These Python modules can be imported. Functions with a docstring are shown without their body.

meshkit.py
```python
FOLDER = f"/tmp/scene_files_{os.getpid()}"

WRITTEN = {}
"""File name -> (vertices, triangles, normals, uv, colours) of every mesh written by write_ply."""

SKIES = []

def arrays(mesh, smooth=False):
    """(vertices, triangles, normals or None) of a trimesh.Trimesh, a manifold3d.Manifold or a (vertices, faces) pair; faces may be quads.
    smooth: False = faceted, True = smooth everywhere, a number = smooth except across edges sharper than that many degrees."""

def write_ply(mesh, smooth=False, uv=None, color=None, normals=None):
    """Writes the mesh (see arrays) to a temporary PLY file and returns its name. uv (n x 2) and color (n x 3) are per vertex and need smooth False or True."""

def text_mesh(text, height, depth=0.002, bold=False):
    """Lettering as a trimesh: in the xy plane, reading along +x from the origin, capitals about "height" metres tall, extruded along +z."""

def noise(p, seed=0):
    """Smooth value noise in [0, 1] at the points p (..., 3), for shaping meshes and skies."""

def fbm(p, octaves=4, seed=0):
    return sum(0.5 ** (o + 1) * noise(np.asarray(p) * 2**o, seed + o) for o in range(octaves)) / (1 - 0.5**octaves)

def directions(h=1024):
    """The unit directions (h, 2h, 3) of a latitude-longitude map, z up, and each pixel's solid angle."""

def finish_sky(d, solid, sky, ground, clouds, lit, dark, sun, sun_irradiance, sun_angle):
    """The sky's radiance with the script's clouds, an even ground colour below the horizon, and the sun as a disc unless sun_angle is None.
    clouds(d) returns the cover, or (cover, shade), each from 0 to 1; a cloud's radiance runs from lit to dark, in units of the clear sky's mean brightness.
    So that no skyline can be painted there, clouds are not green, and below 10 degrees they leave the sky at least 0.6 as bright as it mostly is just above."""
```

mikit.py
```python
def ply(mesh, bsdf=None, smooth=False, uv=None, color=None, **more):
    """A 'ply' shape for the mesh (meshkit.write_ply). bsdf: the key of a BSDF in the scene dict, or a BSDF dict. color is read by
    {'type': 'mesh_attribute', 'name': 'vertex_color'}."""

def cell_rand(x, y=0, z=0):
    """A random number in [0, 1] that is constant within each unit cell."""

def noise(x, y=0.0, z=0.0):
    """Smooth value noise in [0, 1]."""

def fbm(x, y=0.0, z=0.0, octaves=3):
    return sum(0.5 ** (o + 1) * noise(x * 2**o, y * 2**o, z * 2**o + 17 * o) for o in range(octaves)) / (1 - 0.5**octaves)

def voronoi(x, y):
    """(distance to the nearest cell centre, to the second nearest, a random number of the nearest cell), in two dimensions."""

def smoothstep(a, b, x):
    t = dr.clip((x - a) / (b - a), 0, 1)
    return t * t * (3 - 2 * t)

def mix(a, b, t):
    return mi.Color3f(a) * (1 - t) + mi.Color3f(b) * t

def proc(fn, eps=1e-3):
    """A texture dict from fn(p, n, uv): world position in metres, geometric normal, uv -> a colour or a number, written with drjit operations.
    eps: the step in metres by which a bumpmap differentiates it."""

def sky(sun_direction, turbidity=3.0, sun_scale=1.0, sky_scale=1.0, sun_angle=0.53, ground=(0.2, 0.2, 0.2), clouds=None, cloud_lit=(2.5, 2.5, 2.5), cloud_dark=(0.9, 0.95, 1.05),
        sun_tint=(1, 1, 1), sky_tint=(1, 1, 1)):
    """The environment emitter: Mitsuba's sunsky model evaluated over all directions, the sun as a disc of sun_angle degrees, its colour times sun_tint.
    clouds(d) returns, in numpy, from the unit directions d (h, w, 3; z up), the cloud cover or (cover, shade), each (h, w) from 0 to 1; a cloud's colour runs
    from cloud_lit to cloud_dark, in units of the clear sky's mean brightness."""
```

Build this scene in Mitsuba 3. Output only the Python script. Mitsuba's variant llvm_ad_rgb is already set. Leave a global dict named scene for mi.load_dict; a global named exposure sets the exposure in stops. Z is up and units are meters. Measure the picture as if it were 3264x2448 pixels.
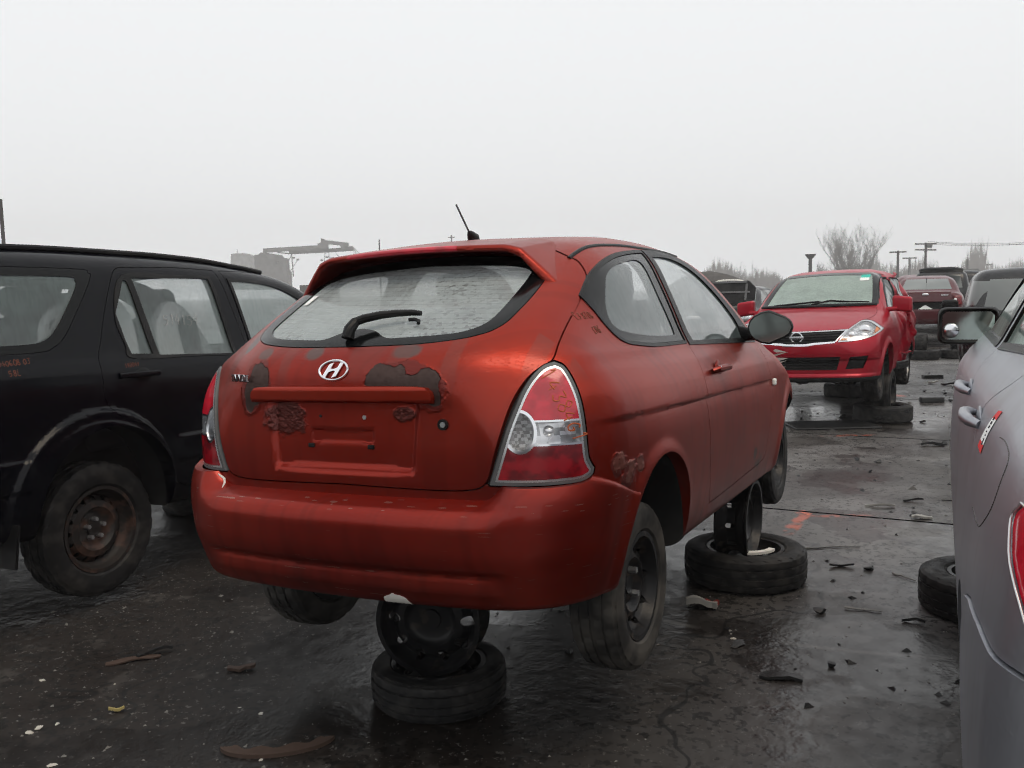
import math, random
import numpy as np, trimesh, manifold3d as M3
import drjit as dr, mitsuba as mi
import mikit, meshkit
from mikit import proc, noise, fbm, voronoi, smoothstep, mix

T = mi.ScalarTransform4f
scene, labels = {}, {}
exposure = 2.95

# ------------------------------------------------------------------ camera: a phone held at 1.57 m, tipped 5.7 degrees down
CAM_H = 1.57
_phi, _rho = math.radians(5.7), math.radians(1.2)
_up = np.array([-math.sin(_rho)*math.cos(_phi), -math.cos(_rho)*math.cos(_phi), -math.sin(_phi)])
_fw = np.array([0, 0, 1.0]) - _up*_up[2]; _fw /= np.linalg.norm(_fw)
CB = np.stack([np.cross(_fw, _up), _fw, _up])
CAM = np.array([0, 0, CAM_H])
scene['camera'] = {'type': 'perspective', 'fov': 59.107, 'fov_axis': 'x', 'near_clip': 0.05, 'far_clip': 3000.0,
                   'to_world': T().look_at(origin=CAM.tolist(), target=(CAM + CB[:, 2]).tolist(), up=(-CB[:, 1]).tolist()),
                   'medium': {'type': 'ref', 'id': 'fog'}}

# ------------------------------------------------------------------ light: a closed overcast sky, fog below
def _clouds(d):
    el = np.clip(d[..., 2], 0, 1)
    return np.ones(el.shape), np.exp(-el/0.30)
scene['sky_light'] = mikit.sky([0.25, -0.35, 0.9], turbidity=3, sun_scale=0.1, sun_angle=30, ground=(0.05, 0.05, 0.05), clouds=_clouds,
                               cloud_lit=(1.48, 1.505, 1.525), cloud_dark=(1.34, 1.365, 1.385))
# ------------------------------------------------------------------ helpers
def spl(pts, pchip=True):
    a = np.array(sorted(pts), float)
    from scipy.interpolate import PchipInterpolator
    g = PchipInterpolator(a[:, 0], a[:, 1], extrapolate=False)
    xs = np.linspace(a[0, 0], a[-1, 0], 800)
    ys = g(xs)
    return lambda x: np.interp(x, xs, ys)          # tabulated: fast on big grids, flat beyond its ends

def sst(a, b, x):
    t = np.clip((x - a) / (b - a), 0, 1)
    return t * t * (3 - 2 * t)

def smax(a, b, k):
    h = np.maximum(k - np.abs(a - b), 0) / k
    return np.maximum(a, b) + h * h * k * 0.25

def smin(a, b, k):
    return -smax(-a, -b, k)

def catmull(pts, closed=True, n=8, sharp=()):
    """smooth polygon through the points; indices in sharp stay corners"""
    p = np.asarray(pts, float); N = len(p); out = []
    for i in range(N if closed else N - 1):
        p1, p2 = p[i], p[(i + 1) % N]
        p0 = p[i - 1] if (closed or i > 0) else p1
        p3 = p[(i + 2) % N] if (closed or i + 2 < N) else p2
        if i in sharp: p0 = p1
        if (i + 1) % N in sharp: p3 = p2
        for t in np.arange(n) / n:
            m1, m2 = (p2 - p0) / 2, (p3 - p1) / 2
            out.append((2*t**3 - 3*t*t + 1)*p1 + (t**3 - 2*t*t + t)*m1 + (-2*t**3 + 3*t*t)*p2 + (t**3 - t*t)*m2)
    if not closed: out.append(p[-1])
    return np.array(out)

def man(v, f):
    return M3.Manifold(M3.Mesh(np.ascontiguousarray(v, np.float32), np.ascontiguousarray(f, np.uint32)))

def mesh_of(m):
    q = m.to_mesh()
    return np.asarray(q.vert_properties[:, :3], float), np.asarray(q.tri_verts, int)

def surface_net(F, lo, hi, h, iso=0.0):
    """closed triangle mesh of F = iso, vertices pulled onto the surface"""
    ax = [np.arange(lo[k], hi[k] + h, h) for k in range(3)]
    G = F(*np.meshgrid(*ax, indexing='ij', sparse=True)) - iso
    G = np.broadcast_to(G, tuple(len(a) for a in ax)).astype(np.float32)
    return _nets(G, F, ax, h, iso)

def _nets(G, F, ax, h, iso):
    S = G < 0
    n = np.array(S.shape)
    c = S[:-1, :-1, :-1]
    cnt = sum(S[i:n[0]-1+i, j:n[1]-1+j, k:n[2]-1+k].astype(np.int8) for i in (0, 1) for j in (0, 1) for k in (0, 1))
    act = (cnt > 0) & (cnt < 8)
    idx = -np.ones(act.shape, np.int64); I = np.argwhere(act); idx[act] = np.arange(len(I))
    acc = np.zeros((len(I), 3)); num = np.zeros(len(I))
    cor = [(a, b, d) for a in (0, 1) for b in (0, 1) for d in (0, 1)]
    val = {q: G[I[:, 0]+q[0], I[:, 1]+q[1], I[:, 2]+q[2]].astype(float) for q in cor}
    for q in cor:
        for k in range(3):
            if q[k] == 0:
                r = tuple(q[m] + (m == k) for m in range(3))
                a, b = val[q], val[r]
                on = (a < 0) != (b < 0)
                t = np.where(on, a / np.where(on, a - b, 1), 0)
                p = np.tile(np.array(q, float), (len(I), 1)); p[:, k] += t
                acc[on] += p[on]; num[on] += 1
    v = (I + acc / num[:, None]) * h + np.array([a[0] for a in ax])
    q4 = []
    for k in range(3):
        sl0 = [slice(1, -1)] * 3; sl1 = [slice(1, -1)] * 3
        sl0[k] = slice(0, -1); sl1[k] = slice(1, None)
        a, b = S[tuple(sl0)], S[tuple(sl1)]
        E = np.argwhere(a != b); o = np.array([1, 1, 1]); o[k] = 0; E = E + o
        fl = S[E[:, 0], E[:, 1], E[:, 2]]
        u, w = (k + 1) % 3, (k + 2) % 3
        def at(du, dw):
            e = E.copy(); e[:, u] -= du; e[:, w] -= dw
            return idx[e[:, 0], e[:, 1], e[:, 2]]
        q = np.stack([at(1, 1), at(0, 1), at(0, 0), at(1, 0)], 1)
        q[~fl] = q[~fl][:, ::-1]
        q4.append(q)
    q4 = np.vstack(q4)
    v = pull(F, v, iso, h)
    return v, np.vstack([q4[:, [0, 1, 2]], q4[:, [0, 2, 3]]])

def grad(F, v, e=1.5e-3):
    g = np.zeros_like(v)
    for k in range(3):
        d = np.zeros(3); d[k] = e
        a, b = v + d, v - d
        g[:, k] = F(a[:, 0], a[:, 1], a[:, 2]) - F(b[:, 0], b[:, 1], b[:, 2])
    return g / (2 * e)

def pull(F, v, iso, h):
    v0 = v.copy()
    for _ in range(2):
        g = grad(F, v); n2 = (g * g).sum(1) + 1e-9
        s = np.clip((F(v[:, 0], v[:, 1], v[:, 2]) - iso) / n2, -h, h)
        v = v - g * s[:, None]
    d = v - v0; L = np.linalg.norm(d, axis=1, keepdims=True)
    return v0 + d * np.minimum(1, 0.8 * h / np.maximum(L, 1e-9))

def shaded(m, F, cosmin=0.80):
    """mesh with F's own gradient as normals wherever the face follows F, flat elsewhere -> (v, f, n)"""
    v, f = mesh_of(m) if hasattr(m, 'to_mesh') else m
    if len(f) == 0: return None
    g = grad(F, v); g /= np.linalg.norm(g, axis=1, keepdims=True) + 1e-12
    fn = np.cross(v[f[:, 1]] - v[f[:, 0]], v[f[:, 2]] - v[f[:, 0]])
    fn /= np.linalg.norm(fn, axis=1, keepdims=True) + 1e-20
    c = f.ravel(); gn = g[c]; ff = np.repeat(fn, 3, 0)
    d = (gn * ff).sum(1)
    nn = np.where((d > cosmin)[:, None], gn, np.where((d < -cosmin)[:, None], -gn, ff))
    key = np.hstack([c[:, None], np.round(nn * 200).astype(int)])
    _, first, inv = np.unique(key, axis=0, return_index=True, return_inverse=True)
    return v[c][first], inv.reshape(-1, 3), nn[first]

def prism(poly, axis, a, b, angle=None):
    """2-D polygon extruded from a to b along an axis: 'y' takes (x,z) points, 'x' takes (y,z), 'z' takes (x,y);
    'd' takes (across, z) and runs along the plan direction angle (degrees)"""
    cs = M3.CrossSection([np.asarray(poly, float)], M3.FillRule.NonZero)
    m = M3.Manifold.extrude(cs, b - a)
    if axis == 'y':   T = [[1, 0, 0, 0], [0, 0, 1, a], [0, 1, 0, 0]]
    elif axis == 'x': T = [[0, 0, 1, a], [1, 0, 0, 0], [0, 1, 0, 0]]
    elif axis == 'z': T = [[1, 0, 0, 0], [0, 1, 0, 0], [0, 0, 1, a]]
    else:
        A = math.radians(angle); dx, dy = math.cos(A), math.sin(A)   # across = (dy, -dx)
        T = [[dy, 0, dx, a*dx], [-dx, 0, dy, a*dy], [0, 1, 0, 0]]
    T = np.array(T, float)
    if np.linalg.det(T[:, :3]) < 0:
        v, f = mesh_of(m); return man(v @ T[:, :3].T + T[:, 3], f[:, ::-1])
    return m.transform(T)

def prism_all(poly): return prism(poly, 'y', -1.3, 1.3)

def grow(poly, d):
    from shapely.geometry import Polygon
    p = Polygon(np.asarray(poly)).buffer(d, join_style=1)
    if p.geom_type != 'Polygon': p = max(p.geoms, key=lambda g: g.area)
    return np.array(p.exterior.coords)[:-1]

def mirror_y(m):
    if hasattr(m, 'to_mesh'): return m.mirror([0, 1, 0])
    v, f = m[0].copy(), m[1][:, ::-1]; v[:, 1] *= -1
    return v, f

def cyl(c, axis, r, half, n=64):
    m = M3.Manifold.cylinder(2*half, r, r, n, True)
    if axis == 'y': m = m.rotate([90, 0, 0])
    if axis == 'x': m = m.rotate([0, 90, 0])
    return m.translate(list(map(float, c)))

def box(c, s, rot=(0, 0, 0)):
    return M3.Manifold.cube([float(q) for q in s], True).rotate(list(map(float, rot))).translate(list(map(float, c)))

def rbox(c, s, r=0.01, rot=(0, 0, 0), seg=8):
    q = [max(1e-4, float(a) - 2*r) / 2 for a in s]
    sp = M3.Manifold.sphere(r, seg)
    m = M3.Manifold.batch_hull([sp.translate([a*q[0], b*q[1], d*q[2]]) for a in (-1, 1) for b in (-1, 1) for d in (-1, 1)])
    return m.rotate(list(map(float, rot))).translate(list(map(float, c)))

def tube(path, r, seg=8, closed=False):
    p = np.asarray(path, float); N = len(p); r = np.broadcast_to(r, (N,))
    t = np.roll(p, -1, 0) - np.roll(p, 1, 0) if closed else np.gradient(p, axis=0)
    t /= np.linalg.norm(t, axis=1, keepdims=True) + 1e-12
    up = np.array([0.12, 0.3, 0.95]); a = np.cross(t, up)
    a /= np.linalg.norm(a, axis=1, keepdims=True) + 1e-12
    b = np.cross(t, a); an = np.arange(seg) * 2*np.pi/seg
    v = (p[:, None] + r[:, None, None]*(np.cos(an)[None, :, None]*a[:, None] + np.sin(an)[None, :, None]*b[:, None])).reshape(-1, 3)
    f = []
    for i in range(N if closed else N - 1):
        j = (i + 1) % N
        for k in range(seg):
            l = (k + 1) % seg
            f += [[i*seg+k, i*seg+l, j*seg+l], [i*seg+k, j*seg+l, j*seg+k]]
    if not closed:
        for base, s in ((0, 1), ((N-1)*seg, -1)):
            for k in range(1, seg - 1): f.append([base, base+k+1, base+k][::s])
    f = np.array(f)
    m = trimesh.Trimesh(v, f, process=False)
    if m.volume < 0: f = f[:, ::-1]
    return v, f

def cat(*ms):
    V, Fs, o = [], [], 0
    for m in ms:
        v, f = mesh_of(m) if hasattr(m, 'to_mesh') else ((np.asarray(m.vertices), np.asarray(m.faces)) if hasattr(m, 'vertices') else m[:2])
        V.append(v); Fs.append(np.asarray(f) + o); o += len(v)
    return np.vstack(V), np.vstack(Fs)

def lathe(profile, seg=64):
    """(radius, along) profile turned about the y axis (along = y)"""
    p = np.asarray(profile, float); n = len(p); an = np.arange(seg) * 2*np.pi/seg
    v = np.stack([p[None, :, 0]*np.cos(an)[:, None], np.broadcast_to(p[None, :, 1], (seg, n)), p[None, :, 0]*np.sin(an)[:, None]], -1).reshape(-1, 3)
    f = []
    for i in range(seg):
        j = (i + 1) % seg
        for k in range(n - 1):
            f += [[i*n+k, j*n+k, j*n+k+1], [i*n+k, j*n+k+1, i*n+k+1]]
    return v, np.array(f)

def xform(m, T4):
    v, f = (mesh_of(m) if hasattr(m, 'to_mesh') else m)[:2]
    T4 = np.asarray(T4, float)
    f = f if np.linalg.det(T4[:3, :3]) > 0 else f[:, ::-1]
    return v @ T4[:3, :3].T + T4[:3, 3], f

def mat4(R=np.eye(3), t=(0, 0, 0)):
    m = np.eye(4); m[:3, :3] = R; m[:3, 3] = t
    return m

def rotz(d):
    c, s = math.cos(math.radians(d)), math.sin(math.radians(d)); return np.array([[c, -s, 0], [s, c, 0], [0, 0, 1.0]])
def rotx(d):
    c, s = math.cos(math.radians(d)), math.sin(math.radians(d)); return np.array([[1, 0, 0], [0, c, -s], [0, s, c]])
def roty(d):
    c, s = math.cos(math.radians(d)), math.sin(math.radians(d)); return np.array([[c, 0, s], [0, 1, 0], [-s, 0, c]])

def march(F, o, d, smax_=4.0, n=160):
    """first point of the ray o + s d on F = 0 (or None)"""
    d = np.asarray(d, float) / np.linalg.norm(d); s = np.linspace(0, smax_, n)
    q = np.asarray(o)[None] + s[:, None]*d
    v = F(q[:, 0], q[:, 1], q[:, 2]); i = np.argmax(v < 0)
    if v[i] >= 0 or i == 0: return None
    a, b = s[i-1], s[i]
    for _ in range(30):
        m = (a + b)/2; p = np.asarray(o) + m*d
        if F(p[0], p[1], p[2]) < 0: b = m
        else: a = m
    return np.asarray(o) + b*d
# ------------------------------------------------------------------ the red hatchback: body as implicit surfaces (x forward from the rear axle, y left, z up)
hz = spl([(-0.9, 0.80), (-0.70, 0.975), (-0.62, 1.023), (-0.40, 1.142), (-0.15, 1.278), (0.0, 1.352), (0.10, 1.384), (0.30, 1.411), (0.6, 1.434), (0.9, 1.440), (1.25, 1.424),
          (1.50, 1.392), (1.70, 1.325), (1.95, 1.205), (2.15, 1.09), (2.28, 1.015), (2.36, 0.985), (2.5, 0.935), (2.7, 0.885), (2.9, 0.80), (3.1, 0.66), (3.3, 0.45)])
hW = spl([(0.05, 0.70), (0.15, 0.735), (0.20, 0.775), (0.28, 0.80), (0.35, 0.815), (0.45, 0.830), (0.55, 0.838), (0.65, 0.840), (0.75, 0.836), (0.83, 0.820), (0.90, 0.785), (0.95, 0.748),
          (1.0, 0.725), (1.1, 0.690), (1.2, 0.650), (1.3, 0.602), (1.38, 0.555), (1.48, 0.45), (1.6, 0.33)])
hR = spl([(0.1, -0.66), (0.3, -0.68), (0.55, -0.695), (0.60, -0.700), (0.70, -0.703), (0.80, -0.702), (0.88, -0.706), (0.935, -0.712), (0.97, -0.706), (1.0, -0.690), (1.05, -0.655), (1.3, -0.45)])

def hero_W(x, z):
    w = hW(z) + 0*x
    w = w - 0.055*np.clip((0.2 - x)/0.9, 0, 2)**2 - 0.05*np.clip((0.45 - x)/0.7, 0, 2)**2*sst(0.93, 1.15, z)
    w = w - 0.045*np.clip((x - 2.0)/0.7, 0, 2)**2 - 0.008*sst(1.0, 1.3, z)*np.clip((x - 1.0)/0.6, 0, 2)**1.5
    # character line, a shallow hollow under it
    zc = 0.757 - 0.008*x
    dz = zc - z
    amp = 0.013*sst(-0.60, 0.15, x)*(1 - sst(1.85, 2.05, x))
    w = w - amp*np.where(dz > -0.006, sst(-0.006, 0.004, dz)*np.exp(-np.clip(dz, 0, 1)/0.075), 0)
    # shoulder line from the tail light
    zs = 0.951 + 0.018*(x + 0.6)
    w = w + 0.006*np.exp(-((z - zs)/0.022)**2)*sst(-0.75, -0.5, x)*(1 - sst(0.0, 0.45, x))
    # arches
    for xc, zc_, r0 in ((0.0, 0.262, 0.315), (2.5, 0.30, 0.335)):
        r = np.sqrt((x - xc)**2 + (z - zc_)**2)
        w = w + 0.012*sst(r0 + 0.09, r0 + 0.03, r)*sst(0.12, 0.3, z)
    return w

def hero_F(x, y, z):
    s = np.abs(y)
    side = s - hero_W(x, z)
    xx = x + s*s*(0.16*sst(1.2, 2.0, x)*(1 - 0.6*sst(2.1, 2.4, x)) - 0.10*sst(0.5, -0.2, x))
    e = 0.01
    sl = (hz(xx + e) - hz(xx - e))/(2*e)
    crown = 0.11*(1 - 0.25*sst(0.2, -0.4, x))
    top = (z - hz(xx) + crown*s*s + 0.10*np.clip(s - 0.3, 0, 1)**2)/np.sqrt(1 + np.minimum(sl*sl, 4))
    # tailgate recess for the plate
    ry, rz = s - 0.30 + 0.10*(0.84 - z), z
    rec = sst(0.0, -0.028, ry)*sst(0.608, 0.632, rz)*(1 - sst(0.832, 0.836, rz))
    plate = sst(0.125, 0.115, s)*sst(0.70, 0.706, z)*(1 - sst(0.742, 0.748, z))
    rear = hR(z) + 0.145*s*s + 0.020*rec + 0.006*plate - x
    front = x - (2.93 - 0.22*s*s)
    f = smax(side, top, 0.12)
    f = smax(f, rear, 0.10 + 0.20*sst(0.35, 0.65, s))
    f = smax(f, front, 0.12)
    return smax(f, 0.205 - z, 0.06)

HB_LOW = spl([(0.1, -0.64), (0.18, -0.685), (0.215, -0.712), (0.25, -0.732), (0.28, -0.744), (0.30, -0.744), (0.325, -0.741), (0.345, -0.760), (0.40, -0.772), (0.46, -0.774), (0.50, -0.765), (0.517, -0.752),
    (0.53, -0.73), (0.56, -0.69), (0.60, -0.66)])
HB_COR = spl([(0.1, -0.64), (0.20, -0.71), (0.3, -0.745), (0.40, -0.770), (0.48, -0.772), (0.54, -0.762), (0.58, -0.745), (0.62, -0.715), (0.7, -0.66)])
def hero_bumper_F(x, y, z):
    s = np.abs(y)
    side = s - hero_W(x, z) - 0.004
    low = 1 - sst(0.49, 0.60, s)
    rear = HB_LOW(z)*low + (1 - low)*HB_COR(z) + 0.145*s*s - x
    zt = 0.545 + 0.075*sst(0.49, 0.58, s)
    top = z - zt + np.interp(x, [-0.75, -0.56, -0.28, -0.1], [0.02, -0.010, 0.085, 0.14])*sst(0.5, 0.6, s)
    f = smax(side, rear, 0.28)
    f = smax(f, top, 0.03)
    f = smax(f, 0.215 - z, 0.025)
    return np.maximum(f, x - (-0.10))
# ------------------------------------------------------------------ a four-door sedan: the silver one in the foreground and the plum one down the aisle
dz_ = spl([(-1.15, 0.80), (-1.05, 0.985), (-0.98, 1.035), (-0.7, 1.055), (-0.55, 1.065), (-0.35, 1.150), (0.0, 1.320), (0.2, 1.395), (0.5, 1.448), (0.9, 1.465), (1.2, 1.445), (1.45, 1.385), (1.8, 1.230), (2.15, 1.060), (2.25, 1.015), (2.4, 0.985), (2.8, 0.92), (3.2, 0.82), (3.4, 0.72), (3.6, 0.45)])
dW = spl([(0.12, 0.74), (0.20, 0.800), (0.30, 0.842), (0.42, 0.862), (0.47, 0.872), (0.49, 0.880), (0.6, 0.888), (0.75, 0.890), (0.85, 0.884), (0.93, 0.862), (0.98, 0.830), (1.02, 0.795), (1.1, 0.765), (1.25, 0.700), (1.36, 0.635), (1.42, 0.56), (1.55, 0.40)])
dRr = spl([(0.1, -0.98), (0.25, -1.03), (0.35, -1.07), (0.55, -1.085), (0.62, -1.07), (0.64, -1.035), (0.9, -1.035), (1.0, -1.05), (1.04, -1.02), (1.2, -0.9)])
def sedan_W(x, z):
    w = dW(z) + 0*x
    w = w - 0.06*np.clip((-0.15 - x)/0.85, 0, 2)**2 - 0.05*np.clip((x - 2.2)/0.9, 0, 2)**2
    for xc in (0.0, 2.70):
        r = np.sqrt((x - xc)**2 + (z - 0.28)**2)
        w = w + 0.012*sst(0.40, 0.34, r)*sst(0.1, 0.3, z)
    return w
def sedan_F(x, y, z):
    s = np.abs(y)
    side = s - sedan_W(x, z)
    xx = x + s*s*(0.14*sst(1.3, 2.0, x) - 0.16*sst(0.4, -0.3, x)*(1 - sst(-0.45, -0.65, x)))
    e = 0.01; sl = (dz_(xx + e) - dz_(xx - e))/(2*e)
    top = (z - dz_(xx) + 0.055*s*s)/np.sqrt(1 + np.minimum(sl*sl, 4))
    rear = dRr(z) + 0.13*s*s - x
    f = smax(side, top, 0.11)
    f = smax(f, rear, 0.03 + 0.20*sst(0.4, 0.75, s))
    f = smax(f, x - (3.45 - 0.3*s*s), 0.25)
    return smax(f, 0.22 - z, 0.05)

gW = spl([(0.10, 0.80), (0.18, 0.855), (0.28, 0.895), (0.40, 0.917), (0.6, 0.925), (0.75, 0.920), (0.88, 0.906), (0.96, 0.888), (1.01, 0.866), (1.05, 0.838), (1.09, 0.806), (1.14, 0.782), (1.25, 0.730), (1.36, 0.665), (1.42, 0.58), (1.55, 0.40)])
def silver_F(x, y, z):
    s = np.abs(y)
    side = s - (gW(z) - 0.035*np.clip((-0.5 - x)/0.6, 0, 2)**2 - 0.06*np.clip((x - 2.2)/0.9, 0, 2)**2)
    xx = x + s*s*(0.14*sst(1.3, 2.0, x) - 0.16*sst(0.4, -0.3, x)*(1 - sst(-0.45, -0.65, x)))
    e = 0.01; zz = z - 0.06; sl = (dz_(xx + e) - dz_(xx - e))/(2*e)
    top = (zz - dz_(xx) + 0.045*s*s)/np.sqrt(1 + np.minimum(sl*sl, 4))
    rear = dRr(z) + 0.10*s*s - x
    f = smax(side, top, 0.09)
    f = smax(f, rear, 0.03 + 0.12*sst(0.5, 0.8, s))
    f = smax(f, x - (3.45 - 0.3*s*s), 0.25)
    return smax(f, 0.22 - z, 0.05)
# ------------------------------------------------------------------ materials
def rgb(c): return {'type': 'rgb', 'value': [float(q) for q in c]}
def mat(name, color, rough=0.5, metallic=0.0, coat=0.0, gloss=0.9, spec=0.5, bump=None, bscale=1.0, eps=2e-3, two=True, sheen=0.0):
    b = {'type': 'principled', 'base_color': proc(color) if callable(color) else rgb(color), 'roughness': proc(rough) if callable(rough) else rough,
         'metallic': metallic, 'specular': spec}
    if coat: b['clearcoat'], b['clearcoat_gloss'] = coat, gloss
    if sheen: b['sheen'] = sheen
    if bump is not None: b = {'type': 'bumpmap', 'nested': b, 'tex': proc(bump, eps), 'scale': bscale}
    scene['mat_' + name] = {'type': 'twosided', 'bsdf': b} if two else b
    return 'mat_' + name

def loc(Rm, T_):                      # world point -> the thing's own axes, for paint that belongs to the thing
    r = [[float(a) for a in row] for row in np.asarray(Rm).T]; t = [float(a) for a in T_]
    def fn(p):
        x, y, z = p.x - t[0], p.y - t[1], p.z - t[2]
        return [r[k][0]*x + r[k][1]*y + r[k][2]*z for k in range(3)]
    return fn

def cell_rand_(p, k): return mikit.cell_rand(p.x*k + p.y*k, p.y*k - p.x*k*0.3, p.z*k)
def dust(p, k=1.0):                   # soft uneven film of dirt, 0..1
    return fbm(p.x*3.1*k, p.y*3.1*k, p.z*3.1*k, 4)

def paint(name, base, dirt=(0.05, 0.04, 0.035), rough=0.10, metallic=0.25, coat=0.6, amount=0.35, bump=None, eps=1.5e-3, colf=None, extra=None, spec=0.35):
    """car paint: metal flake under a smooth wet clear coat (two layers blended), dirt film and water beads on top"""
    def col(p, n, uv):
        d = smoothstep(0.45, 0.8, dust(p))*amount + smoothstep(0.55, 0.7, fbm(p.x*40, p.y*40, p.z*9, 3))*amount*0.4
        return mix(base, dirt, d)
    colf = colf or col
    def rg(p, n, uv):
        r = rough + 0.16*smoothstep(0.45, 0.75, dust(p, 1.7)) + 0.10*smoothstep(0.5, 0.75, noise(p.x*70, p.y*70, p.z*70))
        return dr.clip(r + (extra(p) if extra else 0), 0.02, 1)
    flake = {'type': 'principled', 'base_color': proc(colf), 'roughness': 0.36, 'metallic': 1.0, 'specular': 0.5, 'clearcoat': 0.6, 'clearcoat_gloss': 0.985}
    coatl = {'type': 'principled', 'base_color': proc(colf), 'roughness': proc(rg), 'metallic': 0.0, 'specular': spec, 'clearcoat': coat, 'clearcoat_gloss': 0.97}
    b = {'type': 'blendbsdf', 'weight': metallic, 'a': coatl, 'b': flake}
    beads = lambda p, n, uv: 0.00045*smoothstep(0.66, 0.82, noise(p.x*330, p.y*330, p.z*330))*smoothstep(0.45, 0.65, noise(p.x*6, p.y*6, p.z*6)) + (bump(p, n, uv) if bump else 0.0)
    b = {'type': 'bumpmap', 'nested': b, 'tex': proc(beads, eps), 'scale': 1.0}
    scene['mat_' + name] = {'type': 'twosided', 'bsdf': b}
    return 'mat_' + name

RUBBER = mat('rubber', lambda p, n, uv: mix((0.008, 0.008, 0.0085), (0.028, 0.026, 0.024), smoothstep(0.35, 0.8, fbm(p.x*14, p.y*14, p.z*14, 4))),
             lambda p, n, uv: 0.5 + 0.3*noise(p.x*30, p.y*30, p.z*30), spec=0.3, bump=lambda p, n, uv: 0.0012*fbm(p.x*160, p.y*160, p.z*160, 2))
RUBBER_DUSTY = mat('rubber_dusty', lambda p, n, uv: mix((0.013, 0.0125, 0.012), (0.060, 0.055, 0.048), smoothstep(0.3, 0.75, fbm(p.x*9, p.y*9, p.z*9, 4))),
             0.7, bump=lambda p, n, uv: 0.0015*fbm(p.x*120, p.y*120, p.z*120, 2))
STEEL_BLACK = mat('steel_black', lambda p, n, uv: mix((0.008, 0.008, 0.009), (0.030, 0.023, 0.018), smoothstep(0.55, 0.75, fbm(p.x*22, p.y*22, p.z*22, 4))), 0.40, spec=0.3)
STEEL_RUST = mat('steel_rust', lambda p, n, uv: mix((0.011, 0.0085, 0.0075), (0.050, 0.022, 0.013), smoothstep(0.45, 0.72, fbm(p.x*16, p.y*16, p.z*16, 4))), 0.6)
ALLOY = mat('alloy', lambda p, n, uv: mix((0.42, 0.43, 0.44), (0.2, 0.19, 0.18), smoothstep(0.4, 0.7, dust(p, 3))), 0.36, 0.8)
CHROME = mat('chrome', (0.80, 0.81, 0.83), 0.12, 1.0)
CHROME_DULL = mat('chrome_dull', (0.6, 0.61, 0.62), 0.28, 0.9)
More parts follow.
